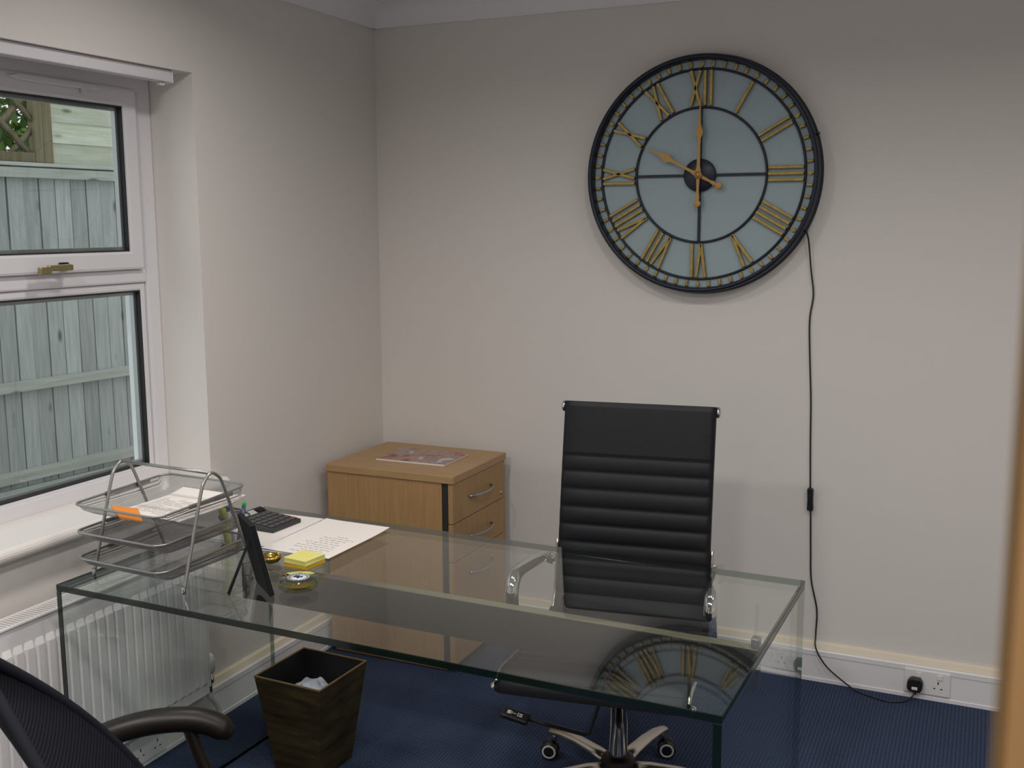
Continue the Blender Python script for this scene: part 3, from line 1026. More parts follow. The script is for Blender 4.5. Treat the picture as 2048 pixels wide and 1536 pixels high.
obj('inline_switch', bm, M['black'], cd)
bm = BM()
hexa = [(-0.025, -0.012), (-0.018, -0.023), (0.016, -0.025), (0.024, -0.014), (0.026, 0.010), (0.016, 0.024), (-0.012, 0.025), (-0.024, 0.012)]
Tp = Matrix.Translation((2.098 - co[0], -0.0325 - co[1], 0.056 - co[2]))
add_prism(bm, hexa, -0.026, 0.0, 'y', T=Tp, bev=0.004)
add_tube(bm, [Tp @ Vector((0.002, -0.014, -0.022)), Tp @ Vector((0.0, -0.018, -0.034))], 0.0055, 8)
plug = obj('plug', bm, M['black'], cd)
bm = BM()
add_box(bm, -0.009, 0.009, -0.0268, -0.0263, -0.014, -0.004, T=Tp)
obj('rating_label', bm, M['white'], plug)

def socket(name, label, loc, rz, first_used):
    s = thing(name, label, 'socket', loc, rz, 'double sockets on the trunking')
    bm = BM(); add_box(bm, -0.073, 0.073, -0.006, 0.0, -0.042, 0.042, bev=0.003)
    obj('plate', bm, M['white'], s)
    for cx in (-0.035, 0.035):
        bm = BM()
        sx = cx + (0.024 if cx < 0 else 0.018)
        add_box(bm, cx - 0.002 if cx < 0 else cx - 0.004, cx + 0.016 if cx < 0 else cx + 0.014, -0.009, -0.0062, 0.016, 0.034, bev=0.0015)
        obj('rocker_switch', bm, M['white'], s)
        bm = BM()
        add_box(bm, cx - 0.002, cx + 0.002, -0.0066, -0.0061, 0.000, 0.009)
        for q in (-0.011, 0.011):
            add_box(bm, cx + q - 0.0032, cx + q + 0.0032, -0.0066, -0.0061, -0.017, -0.0135)
        obj('pin_holes', bm, M['black'], s)
    return s
socket('wall_socket', 'white double socket on the back wall trunking holding the black plug', (2.135, -0.0255, 0.062), 0.0, True)
socket('wall_socket', 'white double socket on the left trunking below the radiator', (0.0255, -1.43, 0.055), PI / 2, False)

# ------------------------------------------------------------------ executive chair
ch = thing('executive_chair', 'high backed black ribbed chair with chrome arms behind the desk', 'chair', (1.357, -0.985, 0.0), math.radians(7.7))
prof = [(-0.372, 0.425), (-0.366, 0.452), (-0.33, 0.463), (-0.22, 0.452), (-0.08, 0.436), (0.06, 0.430), (0.135, 0.440), (0.178, 0.475), (0.200, 0.530), (0.216, 0.62), (0.236, 0.74), (0.258, 0.86), (0.284, 0.98), (0.299, 1.044), (0.305, 1.066)]
path = smooth_path([(0, p[0], p[1]) for p in prof], 24)
# arc length parameter
S = [0.0]
for a, b in zip(path[:-1], path[1:]):
    S.append(S[-1] + (b - a).length)
TOT = S[-1]
def sling(i0, i1, hw):
    """cushioned band between path indices; ribs every 53 mm below the plain head section"""
    top, bot = [], []
    for i in range(i0, i1 + 1):
        d = (path[min(i + 1, len(path) - 1)] - path[max(i - 1, 0)]).normalized()
        nrm = Vector((0, -d.z, d.y))      # towards the sitter
        s = TOT - S[i]
        if s < 0.015:
            th = 0.017 + 0.005 * (s / 0.015)
        elif s < 0.158:
            th = 0.022
        else:
            ph = ((s - 0.158) / 0.053) % 1.0
            th = 0.015 + 0.0065 * abs(math.sin(PI * ph)) ** 0.55
        top.append((path[i], nrm, th))
    rows_ = []
    for p, nrm, th in top:
        row = []
        for x, k in ((-hw, 0.35), (-hw + 0.004, 0.75), (-hw + 0.016, 1.0), (-hw + 0.06, 1.0), (0, 1.0), (hw - 0.06, 1.0), (hw - 0.016, 1.0), (hw - 0.004, 0.75), (hw, 0.35)):
            row.append(p + nrm * th * k + Vector((x, 0, 0)))
        for x in (hw, 0, -hw):
            row.append(p - nrm * 0.006 + Vector((x, 0, 0)))
        rows_.append(row)
    bm = BM()
    V = add_grid(bm, rows_, closed=True)
    bm.faces.new(V[0])
    bm.faces.new(list(reversed(V[-1])))
    bmesh.ops.recalc_face_normals(bm, faces=bm.faces)
    return bm
split = min(range(len(path)), key=lambda i: abs(path[i].y - 0.16) + (0 if path[i].z < 0.5 else 9))
HW = 0.228
obj('backrest', sling(split, len(path) - 1, HW), M['leather'], ch)
obj('seat', sling(0, split, HW + 0.012), M['leather'], ch)
# side rails behind the sling
for sx in (-1, 1):
    bm = BM()
    add_tube(bm, [p + Vector((sx * (HW + 0.004 + 0.012 * max(0, min(1, (0.16 - p.y) / 0.1))), 0.004, -0.003)) for p in path[20:-4:3] if p.z < 0.66], 0.010, 8, flat=(1.2, 0.6))
    obj('side_rail', bm, M['satin'], ch)
# cross rods with chrome ends
bm = BM()
p = path[-14]
add_tube(bm, [(-HW - 0.006, p.y + 0.001, p.z - 0.004), (HW + 0.006, p.y + 0.001, p.z - 0.004)], 0.0085, 14)
rod = obj('top_rod', bm, M['black'], ch)
for sx in (-1, 1):
    bm = BM()
    add_lathe(bm, [(0.0, 0.006), (0.012, 0.005), (0.017, 0.0), (0.017, -0.005), (0.0, -0.005)], 18, T=Matrix.Translation((sx * (HW + 0.0062), p.y + 0.003, p.z - 0.006)) @ Matrix.Rotation(sx * PI / 2, 4, 'Y'))
    obj('rod_end', bm, M['chrome'], rod)
bm = BM()
add_tube(bm, [(-HW - 0.02, -0.360, 0.430), (HW + 0.02, -0.360, 0.430)], 0.012, 12)
rod = obj('front_rod', bm, M['black'], ch)
for sx in (-1, 1):
    bm = BM()
    add_lathe(bm, [(0.0, 0.007), (0.010, 0.006), (0.013, 0.0), (0.013, -0.006), (0.0, -0.006)], 16, T=Matrix.Translation((sx * (HW + 0.0265), -0.360, 0.430)) @ Matrix.Rotation(sx * PI / 2, 4, 'Y'))
    obj('rod_end', bm, M['chrome'], rod)
# chrome arm loops
for sx in (-1, 1):
    xa = sx * 0.268
    P = [(sx * 0.247, 0.226, 0.590), (xa, 0.205, 0.604), (xa, 0.15, 0.614), (xa, 0.02, 0.633), (xa, -0.085, 0.646), (xa, -0.128, 0.640), (xa, -0.150, 0.612), (xa, -0.150, 0.570), (xa, -0.135, 0.50), (sx * 0.258, -0.125, 0.455), (sx * 0.245, -0.12, 0.436)]
    bm = BM()
    add_tube(bm, smooth_path(P, 6), 0.0195, 16)
    arm = obj('armrest', bm, M['chrome'], ch)
    bm = BM()
    add_prism(bm, [(0.205, 0.578), (0.250, 0.578), (0.228, 0.612)], sx * 0.233, sx * 0.246, 'x', bev=0.002)
    obj('arm_bracket', bm, M['satin'], arm)
bm = BM()
add_box(bm, -0.085, 0.085, -0.14, 0.10, 0.372, 0.412, bev=0.006)
add_box(bm, -0.20, 0.20, -0.10, -0.07, 0.405, 0.420, bev=0.003)
add_box(bm, -0.20, 0.20, 0.04, 0.07, 0.402, 0.417, bev=0.003)
obj('tilt_mechanism', bm, M['black'], ch)
TB = Matrix.Translation((0.013, -0.052, 0))
bm = BM()
add_lathe(bm, [(0.0255, 0.125), (0.0255, 0.30), (0.031, 0.30), (0.034, 0.325), (0.034, 0.3715)], 28, T=TB)
obj('gas_column', bm, M['chrome'], ch)
bm = BM()
add_lathe(bm, [(0.0, 0.065), (0.046, 0.065), (0.050, 0.072), (0.050, 0.105), (0.044, 0.122), (0.030, 0.130), (0.0258, 0.130)], 28, T=TB)
obj('base_hub', bm, M['blacksatin'], ch)
lev = BM()
lp_ = [Vector(p) for p in ((-0.025, -0.10, 0.372), (-0.030, -0.115, 0.30), (-0.056, -0.120, 0.213), (-0.070, -0.123, 0.209), (-0.16, -0.135, 0.228), (-0.225, -0.142, 0.242))]
add_tube(lev, lp_, 0.0052, 8)
lever = obj('tilt_lever', lev, M['black'], ch)
bm = BM()
TPd = Matrix.Translation((-0.262, -0.146, 0.250)) @ Matrix.Rotation(math.radians(12), 4, 'Y') @ Matrix.Rotation(math.radians(20), 4, 'X')
add_box(bm, -0.038, 0.042, -0.019, 0.019, -0.0075, 0.0075, bev=0.005, T=TPd)
paddle = obj('lever_paddle', bm, M['black'], lever)
bm = BM()
for a in ((-0.022, -0.012, -0.006, 0.006), (-0.010, -0.0075, -0.004, 0.004), (-0.005, 0.004, -0.001, 0.001), (0.008, 0.0105, -0.007, 0.006), (0.013, 0.022, -0.006, -0.002), (0.013, 0.022, 0.001, 0.005)):
    add_box(bm, a[0], a[1], a[2], a[3], 0.0075, 0.0079, T=TPd)
obj('paddle_symbols', bm, M['white'], paddle)
A0 = math.radians(-64 - 7.7)
for k in range(5):
    a = A0 + k * 2 * PI / 5
    T = TB @ Matrix.Rotation(a, 4, 'Z')
    bm = BM()
    pp = [(0.036, 0, 0.094), (0.09, 0, 0.100), (0.17, 0, 0.100), (0.24, 0, 0.094), (0.285, 0, 0.084), (0.297, 0, 0.081)]
    rr = [0.024, 0.023, 0.021, 0.019, 0.017, 0.012]
    add_tube(bm, [T @ Vector(p) for p in pp], rr, 12, flat=(0.62, 1.0))
    leg = obj('base_arm', bm, M['satin'], ch)
    cx, cy = 0.013 + 0.278 * math.cos(a), -0.052 + 0.278 * math.sin(a)
    sw = random.Random(k).uniform(-1.0, 1.0) + a + PI / 2
    if k == 2:
        sw = a - 1.1
    if k == 3:
        sw = a + 0.7
    TC = Matrix.Translation((cx, cy, 0)) @ Matrix.Rotation(sw, 4, 'Z')
    bm = BM()
    add_tube(bm, [TC @ Vector((0, 0, 0.050)), TC @ Vector((0, 0, 0.086))], 0.008, 10)
    stem = BM()
    cas = obj('caster', bm, M['chrome'], ch)
    bm = BM()
    off = 0.014
    for s in (-1, 1):
        add_lathe(bm, [(0.0, 0.009), (0.012, 0.0095), (0.020, 0.0085), (0.026, 0.006), (0.0275, 0.0), (0.026, -0.006), (0.020, -0.0075), (0.0, -0.0075)], 24, T=TC @ Matrix.Translation((off, s * 0.0125, 0.0277)) @ Matrix.Rotation(-s * PI / 2, 4, 'X'))
    add_box(bm, off - 0.022, off + 0.010, -0.0045, 0.0045, 0.028, 0.056, bev=0.004, T=TC)
    obj('wheel', bm, M['black'], cas)
    for s in (-1, 1):
        bm = BM()
        add_lathe(bm, [(0.0155, 0.0092), (0.0215, 0.0092), (0.0215, 0.0100), (0.0155, 0.0103)], 24, T=TC @ Matrix.Translation((off, s * 0.0125, 0.0277)) @ Matrix.Rotation(-s * PI / 2, 4, 'X'), closed=True)
        obj('wheel_ring', bm, M['white'], cas)

# ------------------------------------------------------------------ visitor chair (front left)
VF = 0.663
vc = thing('visitor_chair', 'black mesh backed armchair with curved arms in front of the desk', 'chair', (1.10, -2.37, 0.0), VF)
# local x = facing, y = left
def w2l(x, y, z):
    dx, dy = x - 1.10, y + 2.37
    c, s = math.cos(VF), math.sin(VF)
    return Vector((dx * c + dy * s, -dx * s + dy * c, z))
def backpt(k, u, off=0.0):
    z = 0.52 + 0.4 * k
    g = -0.173 * k - 0.07 * k * k
    h = 0.217 - 0.063 * k - 0.141 * k * k
    c0 = w2l(1.012 , -2.435, 0)
    bow = -0.045 * (1 - u * u)
    return Vector((c0.x + g + bow + off, c0.y + u * h, z - 0.35 * off))
bm = BM()
ks = [-0.22 + 1.34 * i / 22 for i in range(23)]
us = [-1 + 2 * j / 16 for j in range(17)]
rows = []
for k in ks:
    a = [backpt(k, u, 0.008) for u in us]
    b = [backpt(k, u, -0.008) for u in reversed(us)]
    rows.append(a + b)
V = add_grid(bm, rows, closed=True)
bm.faces.new(V[0]); bm.faces.new(list(reversed(V[-1])))
bmesh.ops.recalc_face_normals(bm, faces=bm.faces)
bk = obj('backrest', bm, M['weave'], vc)
bm = BM()
loop = [backpt(k, 1.0) for k in ks] + [backpt(ks[-1], u) for u in reversed(us[1:-1])] + [backpt(k, -1.0) for k in reversed(ks)] + [backpt(ks[0], u) for u in us[1:-1]]
add_tube(bm, loop, 0.0095, 10, closed=True)
obj('back_frame', bm, M['fabric'], bk)
bm = BM()
add_box(bm, -0.09, 0.36, -0.225, 0.225, 0.385, 0.440, bev=0.024, seg=4)
obj('seat', bm, M['fabric'], vc)
for s in (1, -1):
    bm = BM()
    P = [(-0.255, s * 0.266, 0.622), (-0.20, s * 0.268, 0.645), (-0.13, s * 0.270, 0.657), (-0.06, s * 0.270, 0.655), (-0.015, s * 0.268, 0.641), (0.020, s * 0.266, 0.617)]
    sp_ = smooth_path(P, 8)
    n_ = len(sp_)
    add_tube(bm, sp_, [0.0255 * (0.55 + 0.45 * min(1, min(i, n_ - 1 - i) / 4)) for i in range(n_)], 14, flat=(0.92, 1.05))
    ar = obj('armrest', bm, M['blacksatin'], vc)
    bm = BM()
    add_tube(bm, smooth_path([(-0.060, s * 0.268, 0.640), (-0.035, s * 0.262, 0.56), (0.0, s * 0.25, 0.48), (0.02, s * 0.235, 0.415), (0.02, s * 0.2, 0.380)], 6), 0.0125, 10)
    obj('arm_post', bm, M['blacksatin'], vc)
bm = BM()
add_tube(bm, smooth_path([(-0.125, 0, 0.50), (-0.11, 0, 0.40), (-0.06, 0, 0.365), (0.12, 0, 0.360)], 6), 0.022, 8, flat=(0.4, 1.4))
obj('back_support', bm, M['black'], vc)
bm = BM()
add_lathe(bm, [(0.0, 0.384), (0.06, 0.384), (0.06, 0.35), (0.025, 0.34), (0.025, 0.10), (0.045, 0.10), (0.045, 0.06), (0.0, 0.06)], 24, T=Matrix.Translation((0.12, 0, 0)))
obj('gas_column', bm, M['black'], vc)
for k in range(5):
    a = k * 2 * PI / 5 + 0.3
    T = Matrix.Translation((0.12, 0, 0)) @ Matrix.Rotation(a, 4, 'Z')
    bm = BM()
    add_tube(bm, [T @ Vector(p) for p in ((0.03, 0, 0.085), (0.15, 0, 0.082), (0.26, 0, 0.066), (0.275, 0, 0.064))], [0.022, 0.02, 0.017, 0.012], 10, flat=(0.7, 1))
    obj('base_arm', bm, M['black'], vc)
    bm = BM()
    for s in (-1, 1):
        add_lathe(bm, [(0.0, 0.008), (0.022, 0.007), (0.025, 0.0), (0.022, -0.007), (0.0, -0.007)], 18, T=T @ Matrix.Translation((0.255, s * 0.012, 0.0252)) @ Matrix.Rotation(-s * PI / 2, 4, 'X'))
    add_tube(bm, [T @ Vector((0.255, 0, 0.03)), T @ Vector((0.255, 0, 0.062))], 0.007, 8)
    obj('caster', bm, M['black'], vc)

# ------------------------------------------------------------------ waste bin
bn = thing('waste_bin', 'square tapered bronze waste bin under the glass desk', 'bin', (0.484, -1.228, 0.0), math.radians(-2))
def frust(h0, h1, z0, z1):
    return [[(-h0, -h0, z0), (h0, -h0, z0), (h0, h0, z0), (-h0, h0, z0)], [(-h1, -h1, z1), (h1, -h1, z1), (h1, h1, z1), (-h1, h1, z1)]]
hb_, ht_, hz = 0.080, 0.117, 0.30
bm = BM()
r_ = frust(hb_, ht_, 0.002, hz)
V = add_grid(bm, r_, smooth=False, closed=True)
bm.faces.new(list(reversed(V[0])))
obj('bin_body', bm, M['binout'], bn, recalc=False)
bm = BM()
r_ = frust(hb_ - 0.006, ht_ - 0.006, 0.008, hz - 0.0005)
V = add_grid(bm, [r_[1], r_[0]], smooth=False, closed=True)
bm.faces.new(V[1])
obj('lining', bm, M['binin'], bn)
bm = BM()
o_ = [(-ht_ - 0.001, -ht_ - 0.001), (ht_ + 0.001, -ht_ - 0.001), (ht_ + 0.001, ht_ + 0.001), (-ht_ - 0.001, ht_ + 0.001)]
i_ = [(x * 0.955, y * 0.955) for x, y in o_]
for s in range(4):
    a, b = o_[s], o_[(s + 1) % 4]
    c, d = i_[(s + 1) % 4], i_[s]
    add_prism(bm, [a, b, c, d], hz, hz + 0.003, 'z')
obj('rim', bm, M['binrim'], bn)
# crumpled paper inside
rng = random.Random(3)
bm = BM()
bmesh.ops.create_icosphere(bm, subdivisions=4, radius=0.060)
for v in bm.verts:
    n_ = v.co.normalized()
    q = abs(math.sin(5 * n_.x + 3 * n_.y)) * 0.35 + abs(math.sin(6 * n_.z - 4 * n_.y + 1)) * 0.3 + abs(math.sin(9 * n_.x - 7 * n_.z)) * 0.14
    v.co = n_ * 0.060 * (1.08 - 0.42 * q)
    v.co.x *= 1.18
    v.co.z *= 1.0
    v.co.y *= 0.95
cp = obj('crumpled_paper', bm, M['paper2'], smooth=False)
cp.location = (0.497, -1.243, 0.222)
cp.rotation_euler = (0.3, 0.2, 0.7)
tag(cp, 'crumpled white paper inside the bronze bin', 'paper')

# ------------------------------------------------------------------ letter trays
ZD = 0.7401
lt = thing('letter_tray', 'three tier silver wire mesh letter tray at the left end of the desk', 'letter tray', (0.415, -1.715, ZD), -0.055)
LX = 0.150
for sx in (-1, 1):
    bm = BM()
    P = [(sx * LX, -0.105, 0.004), (sx * LX, -0.068, 0.12), (sx * LX, -0.034, 0.228), (sx * LX, -0.020, 0.255), (sx * LX, 0.002, 0.270), (sx * LX, 0.026, 0.258), (sx * LX, 0.042, 0.232), (sx * LX, 0.088, 0.12), (sx * LX, 0.135, 0.004)]
    add_tube(bm, smooth_path(P, 8), 0.0042, 10)
    lp2 = obj('side_loop', bm, M['steel'], lt)
    bm = BM()
    for q in (-0.105, 0.135):
        add_lathe(bm, [(0.0, 0.0), (0.005, 0.0), (0.0052, 0.004), (0.0052, 0.016), (0.0043, 0.018)], 10, T=Matrix.Translation((sx * LX, q, 0)))
    obj('foot_cap', bm, M['chrome'], lp2)
bm = BM()
add_tube(bm, [(-LX, 0.002, 0.270), (LX, 0.002, 0.270)], 0.0042, 10)
obj('cross_bar', bm, M['steel'], lt)
def rrect(x0, x1, y0, y1, r, n=5):
    out = []
    for cx, cy, a0 in ((x1 - r, y0 + r, -PI / 2), (x1 - r, y1 - r, 0), (x0 + r, y1 - r, PI / 2), (x0 + r, y0 + r, PI)):
        for k in range(n + 1):
            a = a0 + k / n * PI / 2
            out.append((cx + r * math.cos(a), cy + r * math.sin(a)))
    return out
def tray(zr):
    x0, x1, y0, y1 = -0.158, 0.126, -0.152, 0.155
    dz = 0.030
    rim = [(p[0], p[1], zr + 0.012 * max(0, (p[1] - 0.02)) / 0.13) for p in rrect(x0, x1, y0, y1, 0.030)]
    mid = [(p[0], p[1], zr - 0.6 * dz) for p in rrect(x0 + 0.006, x1 - 0.006, y0 + 0.018, y1 - 0.008, 0.02)]
    low = [(p[0], p[1], zr - dz) for p in rrect(x0 + 0.015, x1 - 0.015, y0 + 0.040, y1 - 0.016, 0.018)]
    bm = BM()
    V = add_grid(bm, [low, mid, rim], closed=True)
    bm.faces.new(list(reversed(V[0])))
    t = obj('tray', bm, M['wire'], lt)
    bm = BM()
    add_tube(bm, rim, 0.0030, 8, closed=True)
    obj('tray_rim', bm, M['steel'], t)
    for sx in (-1, 1):
        bm = BM()
        add_box(bm, sx * 0.142 - 0.0178, sx * 0.142 - 0.0142, -0.05, 0.10, zr - 0.004, zr + 0.007, bev=0.001)
        obj('side_clip', bm, M['steel'], t)
    return t
TZ = (0.193, 0.124, 0.058)
for z in TZ:
    tray(z)
# papers in the top tray
tp = thing('paper_stack', 'printed white sheets lying in the top letter tray', 'paper', (0.425, -1.695, ZD + TZ[0] - 0.0292), -0.055)
bm = BM()
rows = []
for j in range(9):
    y = -0.10 + 0.232 * j / 8
    zz = 0.0015 + 0.012 * max(0.0, (j - 5) / 3) ** 2 + 0.0005
    rows.append([(x, y, zz) for x in (-0.098, -0.04, 0.04, 0.112)])
add_grid(bm, rows)
rows2 = [[(p[0], p[1], p[2] - 0.0014) for p in r] for r in rows]
add_grid(bm, [list(reversed(r)) for r in rows2])
obj('sheets', bm, M['paper'], tp)
bm = BM()
for j in range(16):
    y = -0.075 + j * 0.009
    x = -0.085
    while x < 0.085:
        w = random.uniform(0.012, 0.04)
        if random.random() < 0.85:
            add_box(bm, x, min(x + w, 0.095), y, y + 0.0022, 0.0022, 0.0025)
        x += w + 0.004
obj('print_lines', bm, M['inkpale'], tp)
bm = BM()
oq = [(0.285, -1.768, 0.9115), (0.368, -1.763, 0.9115), (0.455, -1.838, 0.9075), (0.386, -1.840, 0.9075)]
oc0 = Vector((0.37, -1.80, 0.9085))
tv = [bm.verts.new(Vector(q) - oc0) for q in oq]
bv = [bm.verts.new(Vector(q) - oc0 - Vector((0, 0, 0.0012))) for q in oq]
bm.faces.new(tv)
bm.faces.new(list(reversed(bv)))
for k in range(4):
    bm.faces.new((tv[k], bv[k], bv[(k + 1) % 4], tv[(k + 1) % 4]))
oc = obj('orange_card', bm, M['orange'], recalc=True)
oc.location = oc0
tag(oc, 'orange card slip at the front of the top letter tray', 'card')

# mesh pen pot and pens behind the trays
pc = (0.437, -1.487)
pp_ = thing('pen_pot', 'dark wire mesh pen pot standing behind the letter trays', 'pen pot', (pc[0], pc[1], ZD))
bm = BM()
add_lathe(bm, [(0.0, 0.002), (0.036, 0.002), (0.038, 0.005), (0.040, 0.088)], 28)
obj('mesh_cup', bm, M['wiredark'], pp_)
bm = BM()
for z, r in ((0.089, 0.0405), (0.004, 0.0385)):
    add_tube(bm, [(r * math.cos(2 * PI * k / 28), r * math.sin(2 * PI * k / 28), z) for k in range(28)], 0.0022, 8, closed=True)
obj('rim', bm, M['black'], pp_)
def pen(name, label, cat, base, top, r, body, cap, grp=None, capfrac=0.62):
    b, t = Vector(base), Vector(top)
    o = thing(name, label, cat, base, 0, grp)
    d = t - b
    bm = BM()
    add_tube(bm, [d * 0.0, d * 0.03, d * capfrac], [r * 0.7, r, r], 12)
    obj('barrel', bm, body, o)
    bm = BM()
    add_tube(bm, [d * (capfrac + 0.001), d * 0.96, d], [r * 1.12, r * 1.05, r * 0.7], 12)
    obj('cap', bm, cap, o)
    return o
px, py = pc
pen('highlighter', 'fluorescent yellow highlighter standing in the mesh pen pot', 'pen', (px - 0.006, py - 0.020, ZD + 0.006), (px - 0.016, py - 0.030, ZD + 0.125), 0.0095, M['hilite'], M['hilite'], 'pens in the mesh pot')
pen('ballpoint_pen', 'pen with a green cap leaning in the mesh pen pot', 'pen', (px + 0.005, py + 0.002, ZD + 0.006), (px + 0.034, py + 0.004, ZD + 0.130), 0.0055, M['black'], M['green'], 'pens in the mesh pot', 0.8)
pen('ballpoint_pen', 'pen with a blue cap leaning in the mesh pen pot', 'pen', (px + 0.014, py - 0.010, ZD + 0.006), (px + 0.042, py - 0.012, ZD + 0.118), 0.0055, M['black'], M['blue'], 'pens in the mesh pot', 0.8)
pen('ballpoint_pen', 'slim chrome pen standing in the mesh pen pot', 'pen', (px - 0.022, py - 0.006, ZD + 0.006), (px - 0.030, py - 0.012, ZD + 0.12), 0.004, M['chrome'], M['black'], 'pens in the mesh pot', 0.75)
pen('ballpoint_pen', 'pen with a pale blue barrel at the left in the mesh pen pot', 'pen', (px - 0.014, py + 0.012, ZD + 0.006), (px - 0.040, py + 0.020, ZD + 0.122), 0.0048, M['paper2'], M['blue'], 'pens in the mesh pot', 0.75)

# ------------------------------------------------------------------ photo frame seen from behind
NB, FB = Vector((0.764, -1.760, ZD)), Vector((0.665, -1.684, ZD))
bx = (FB - NB).normalized()
nv = Vector((-0.61, -0.79, 0)).normalized()
fr = thing('photo_frame', 'black photo frame with its back turned, propped on an easel leg', 'photo frame', (0.715, -1.722, ZD), math.atan2(bx.y, bx.x))
# local: x along bottom edge (near->far), y = -nv side? choose y axis = nv when rotated
Rz = Matrix.Rotation(-math.atan2(bx.y, bx.x), 3, 'Z')
nl = Rz @ nv
tilt = math.atan2(0.040, 0.178)
sgn = 1 if nl.y > 0 else -1
TF = Matrix.Rotation(-sgn * tilt, 4, 'X')
bm = BM()
add_box(bm, -0.0625, 0.0625, -0.006, 0.006, 0.0015, 0.183, bev=0.002, T=TF)
obj('frame_back', bm, M['matblack'], fr)
bm = BM()
add_box(bm, -0.052, 0.052, -sgn * 0.0074 - 0.0006, -sgn * 0.0074 + 0.0006, 0.012, 0.172, T=TF)
obj('picture', bm, M['lcd'], fr)
bm = BM()
a_ = TF @ Vector((0, sgn * 0.0068, 0.128))
b_ = Vector((0.002, sgn * 0.088, 0.002))
add_tube(bm, [a_, b_], [0.010, 0.012], 6, flat=(1.0, 0.18), upv=(1, 0, 0))
obj('easel_leg', bm, M['matblack'], fr)

# ------------------------------------------------------------------ small things on the desk
gd = BM()
add_lathe(gd, [(0.0, 0.002), (0.014, 0.0), (0.020, 0.003), (0.027, 0.012), (0.029, 0.018), (0.0275, 0.018), (0.024, 0.012), (0.016, 0.006), (0.0, 0.005)], 32)
gd_o = obj('brass_dish', gd, M['brass'])
gd_o.location = (0.601, -1.548, ZD)
tag(gd_o, 'small round brass dish behind the photo frame', 'dish')
for i, (nm, m_, z0, z1, lab, dx, ddy, rz) in enumerate((('sticky_note_pad', 'amber', 0.0, 0.0085, 'amber sticky note pad at the bottom of the yellow stack', 0.0, 0.0, 0.0), ('sticky_note_pad', 'lime', 0.0087, 0.0135, 'thin lime yellow sticky note pad in the middle of the stack', 0.001, -0.001, 0.03), ('sticky_note_pad', 'yellow', 0.0137, 0.0225, 'pale yellow sticky note pad on top of the stack', -0.001, 0.001, 0.0))):
    bm = BM()
    add_box(bm, -0.037, 0.037, -0.037, 0.037, 0.0, z1 - z0, bev=0.0006, seg=1)
    o = obj(nm, bm, M[m_])
    o.location = (0.690 + dx, -1.527 + ddy, ZD + z0)
    o.rotation_euler = (0, 0, math.radians(-7) + rz)
    tag(o, lab, 'sticky notes', 'sticky note pads stacked on the desk')
cs = thing('glass_paperweight', 'round clear glass paperweight with a blue and white emblem on the desk', 'paperweight', (0.757, -1.648, ZD), 0.4)
bm = BM()
add_lathe(bm, [(0.0, 0.0), (0.046, 0.0), (0.048, 0.002), (0.048, 0.010), (0.046, 0.0125), (0.0, 0.0125)], 40)
obj('glass_disc', bm, M['greyglass'], cs)
bm = BM()
add_lathe(bm, [(0.0, 0.0128), (0.0205, 0.0128), (0.0205, 0.0131), (0.0, 0.0131)], 32)
em = obj('emblem', bm, M['emblemwhite'], cs)
bm = BM()
add_lathe(bm, [(0.0215, 0.0128), (0.0285, 0.0128), (0.0285, 0.0130), (0.0215, 0.0130)], 40, closed=True)
obj('lettered_ring', bm, M['emblemgrey'], em)
bm = BM()
for a in ((-0.010, -0.004, 0.002, 0.012), (-0.003, -0.011, 0.004, 0.003), (0.004, -0.006, 0.011, 0.006), (-0.013, -0.001, -0.005, 0.004)):
    add_box(bm, a[0], a[2], a[1], a[3], 0.0132, 0.0135)
obj('motif', bm, M['emblemblue'], em)
bm = BM()
for k in range(22):
    if k in (0, 11):
        continue
    add_box(bm, -0.0012, 0.0012, 0.0228, 0.0272, 0.0131, 0.0133, T=Matrix.Rotation(k * 2 * PI / 22, 4, 'Z'))
obj('lettering', bm, M['emblemwhite'], em)

def sheet(name, label, x0, x1, y0, y1, z, rz, m_, curl, skew=0.0):
    cx, cy = (x0 + x1) / 2, (y0 + y1) / 2
    o = thing(name, label, 'paper', (cx, cy, z), rz, 'loose papers on the desk')
    bm = BM()
    hx, hy = (x1 - x0) / 2, (y1 - y0) / 2
    rows = []
    for j in range(11):
        v = -1 + 2 * j / 10
        rows.append([(u * hx, v * hy, curl(u, v)) for u in [-1 + 2 * i / 10 for i in range(11)]])
    add_grid(bm, rows)
    add_grid(bm, [[(p[0], p[1], p[2] - 0.0005) for p in reversed(r)] for r in rows])
    obj('sheet', bm, m_, o)
    return o, hx, hy
sheet('paper_sheet', 'bluish white sheet lowest under the calculator', 0.290, 0.500, -1.462, -1.165, ZD + 0.0008, 0.10, M['paper2'], lambda u, v: 0.0002)
sheet('paper_sheet', 'plain white sheet directly under the calculator', 0.292, 0.502, -1.452, -1.160, ZD + 0.0022, 0.02, M['paper'], lambda u, v: 0.0003)
sheet('paper_sheet', 'bluish white sheet showing below the handwritten page', 0.500, 0.716, -1.474, -1.180, ZD + 0.0010, 0.05, M['paper2'], lambda u, v: 0.0002)
cu = lambda u, v: 0.0006 + 0.006 * max(0, v - 0.2) ** 2 + 0.004 * max(0, -u - 0.4) ** 2
hs, hx, hy = sheet('paper_sheet', 'white page with lines of handwriting on the desk', 0.512, 0.730, -1.474, -1.172, ZD + 0.0034, -0.015, M['paper'], cu)
bm = BM()
rg = random.Random(11)
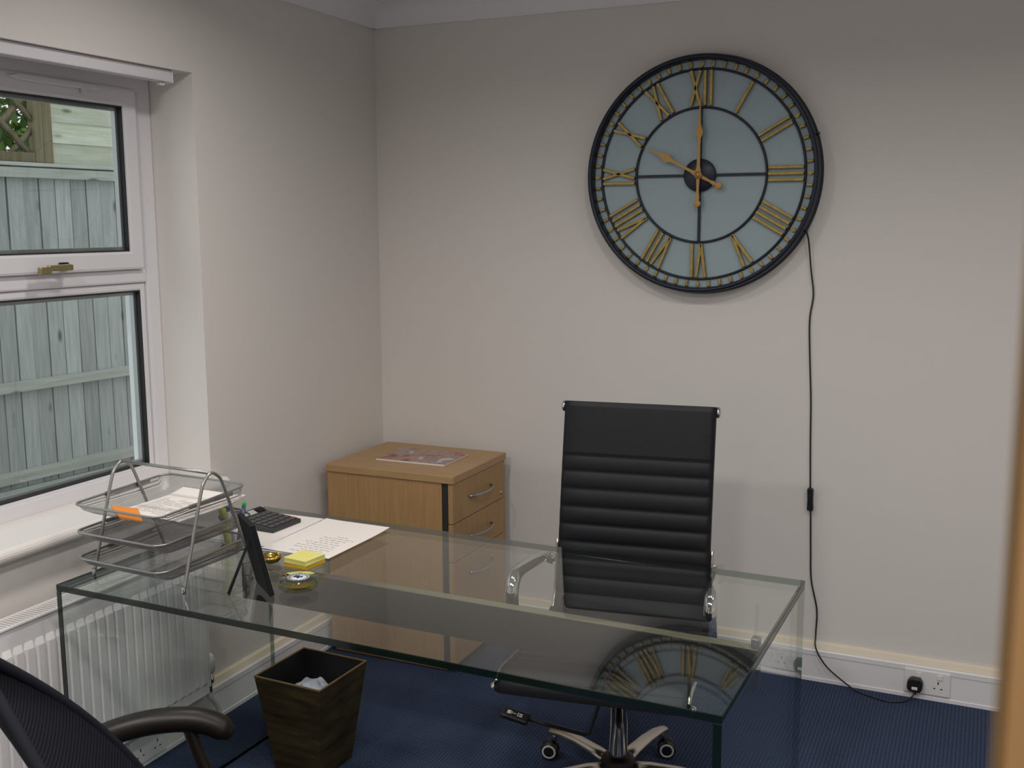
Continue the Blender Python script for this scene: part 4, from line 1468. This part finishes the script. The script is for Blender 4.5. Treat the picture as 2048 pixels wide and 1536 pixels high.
for j in range(10):
    y = -0.128 + j * 0.0165
    x = -0.055 + rg.uniform(0, 0.05) + (0.03 if j > 7 else 0)
    xend = 0.085 - rg.uniform(0, 0.03)
    while x < xend:
        L = rg.uniform(0.007, 0.017)
        n_ = max(4, int(L / 0.002))
        pts_ = [(x + L * t / n_, y - 0.05 * x + rg.uniform(-0.0016, 0.0016), cu((x + L * t / n_) / hx, y / hy) + 0.0005) for t in range(n_ + 1)]
        add_tube(bm, pts_, 0.0004, 4, upv=(0, 0, 1))
        x += L + 0.005
obj('handwriting', bm, M['ink'], hs)

cl = thing('calculator', 'charcoal desktop calculator lying on papers near the window', 'calculator', (0.378, -1.277, ZD + 0.0031), math.radians(-3))
bm = BM()
add_prism(bm, [(-0.078, 0.0), (0.078, 0.0), (0.078, 0.012), (-0.045, 0.021), (-0.070, 0.031), (-0.078, 0.030)], -0.063, 0.063, 'y', bev=0.0025)
obj('body', bm, M['calcbody'], cl)
TK = Matrix.Translation((0.0165, 0, 0.0167)) @ Matrix.Rotation(math.atan2(0.009, 0.123), 4, 'Y')
for i in range(5):
    for j in range(5):
        bm = BM()
        add_box(bm, -0.0085, 0.0085, -0.0095, 0.0095, 0.0, 0.0028, bev=0.0012, seg=1, T=TK @ Matrix.Translation((-0.046 + i * 0.0225, -0.047 + j * 0.0235, 0.0)))
        obj('key', bm, M['calcred'] if (i == 4 and j == 4) else M['calckey'], cl)
bm = BM()
TD = Matrix.Translation((-0.0565, 0, 0.0265)) @ Matrix.Rotation(math.atan2(0.010, 0.025), 4, 'Y')
add_box(bm, -0.010, 0.010, -0.045, 0.020, 0.0002, 0.001, T=TD)
obj('display', bm, M['lcd'], cl)
bm = BM()
add_box(bm, -0.009, 0.009, 0.028, 0.056, 0.0002, 0.001, T=TD)
obj('solar_cell', bm, M['blacksatin'], cl)

# ------------------------------------------------------------------ ceiling downlights
for i, (lx, ly) in enumerate(LAMPS):
    d = thing('ceiling_light', 'recessed round downlight in the ' + ['window side', 'middle', 'far side'][i % 3] + (' of the row near the clock wall' if i < 3 else ' of the row near the door'), 'ceiling light', (lx, ly, CZ), 0, 'recessed downlights')
    bm = BM()
    add_lathe(bm, [(0.108, 0.0), (0.128, 0.0), (0.128, -0.004), (0.118, -0.010), (0.108, -0.006)], 32, closed=True)
    obj('bezel', bm, M['white'], d)
    bm = BM()
    add_lathe(bm, [(0.0, -0.003), (0.107, -0.003), (0.107, -0.0005), (0.0, -0.0005)], 32)
    obj('lens', bm, M['bulb'], d, smooth=False)
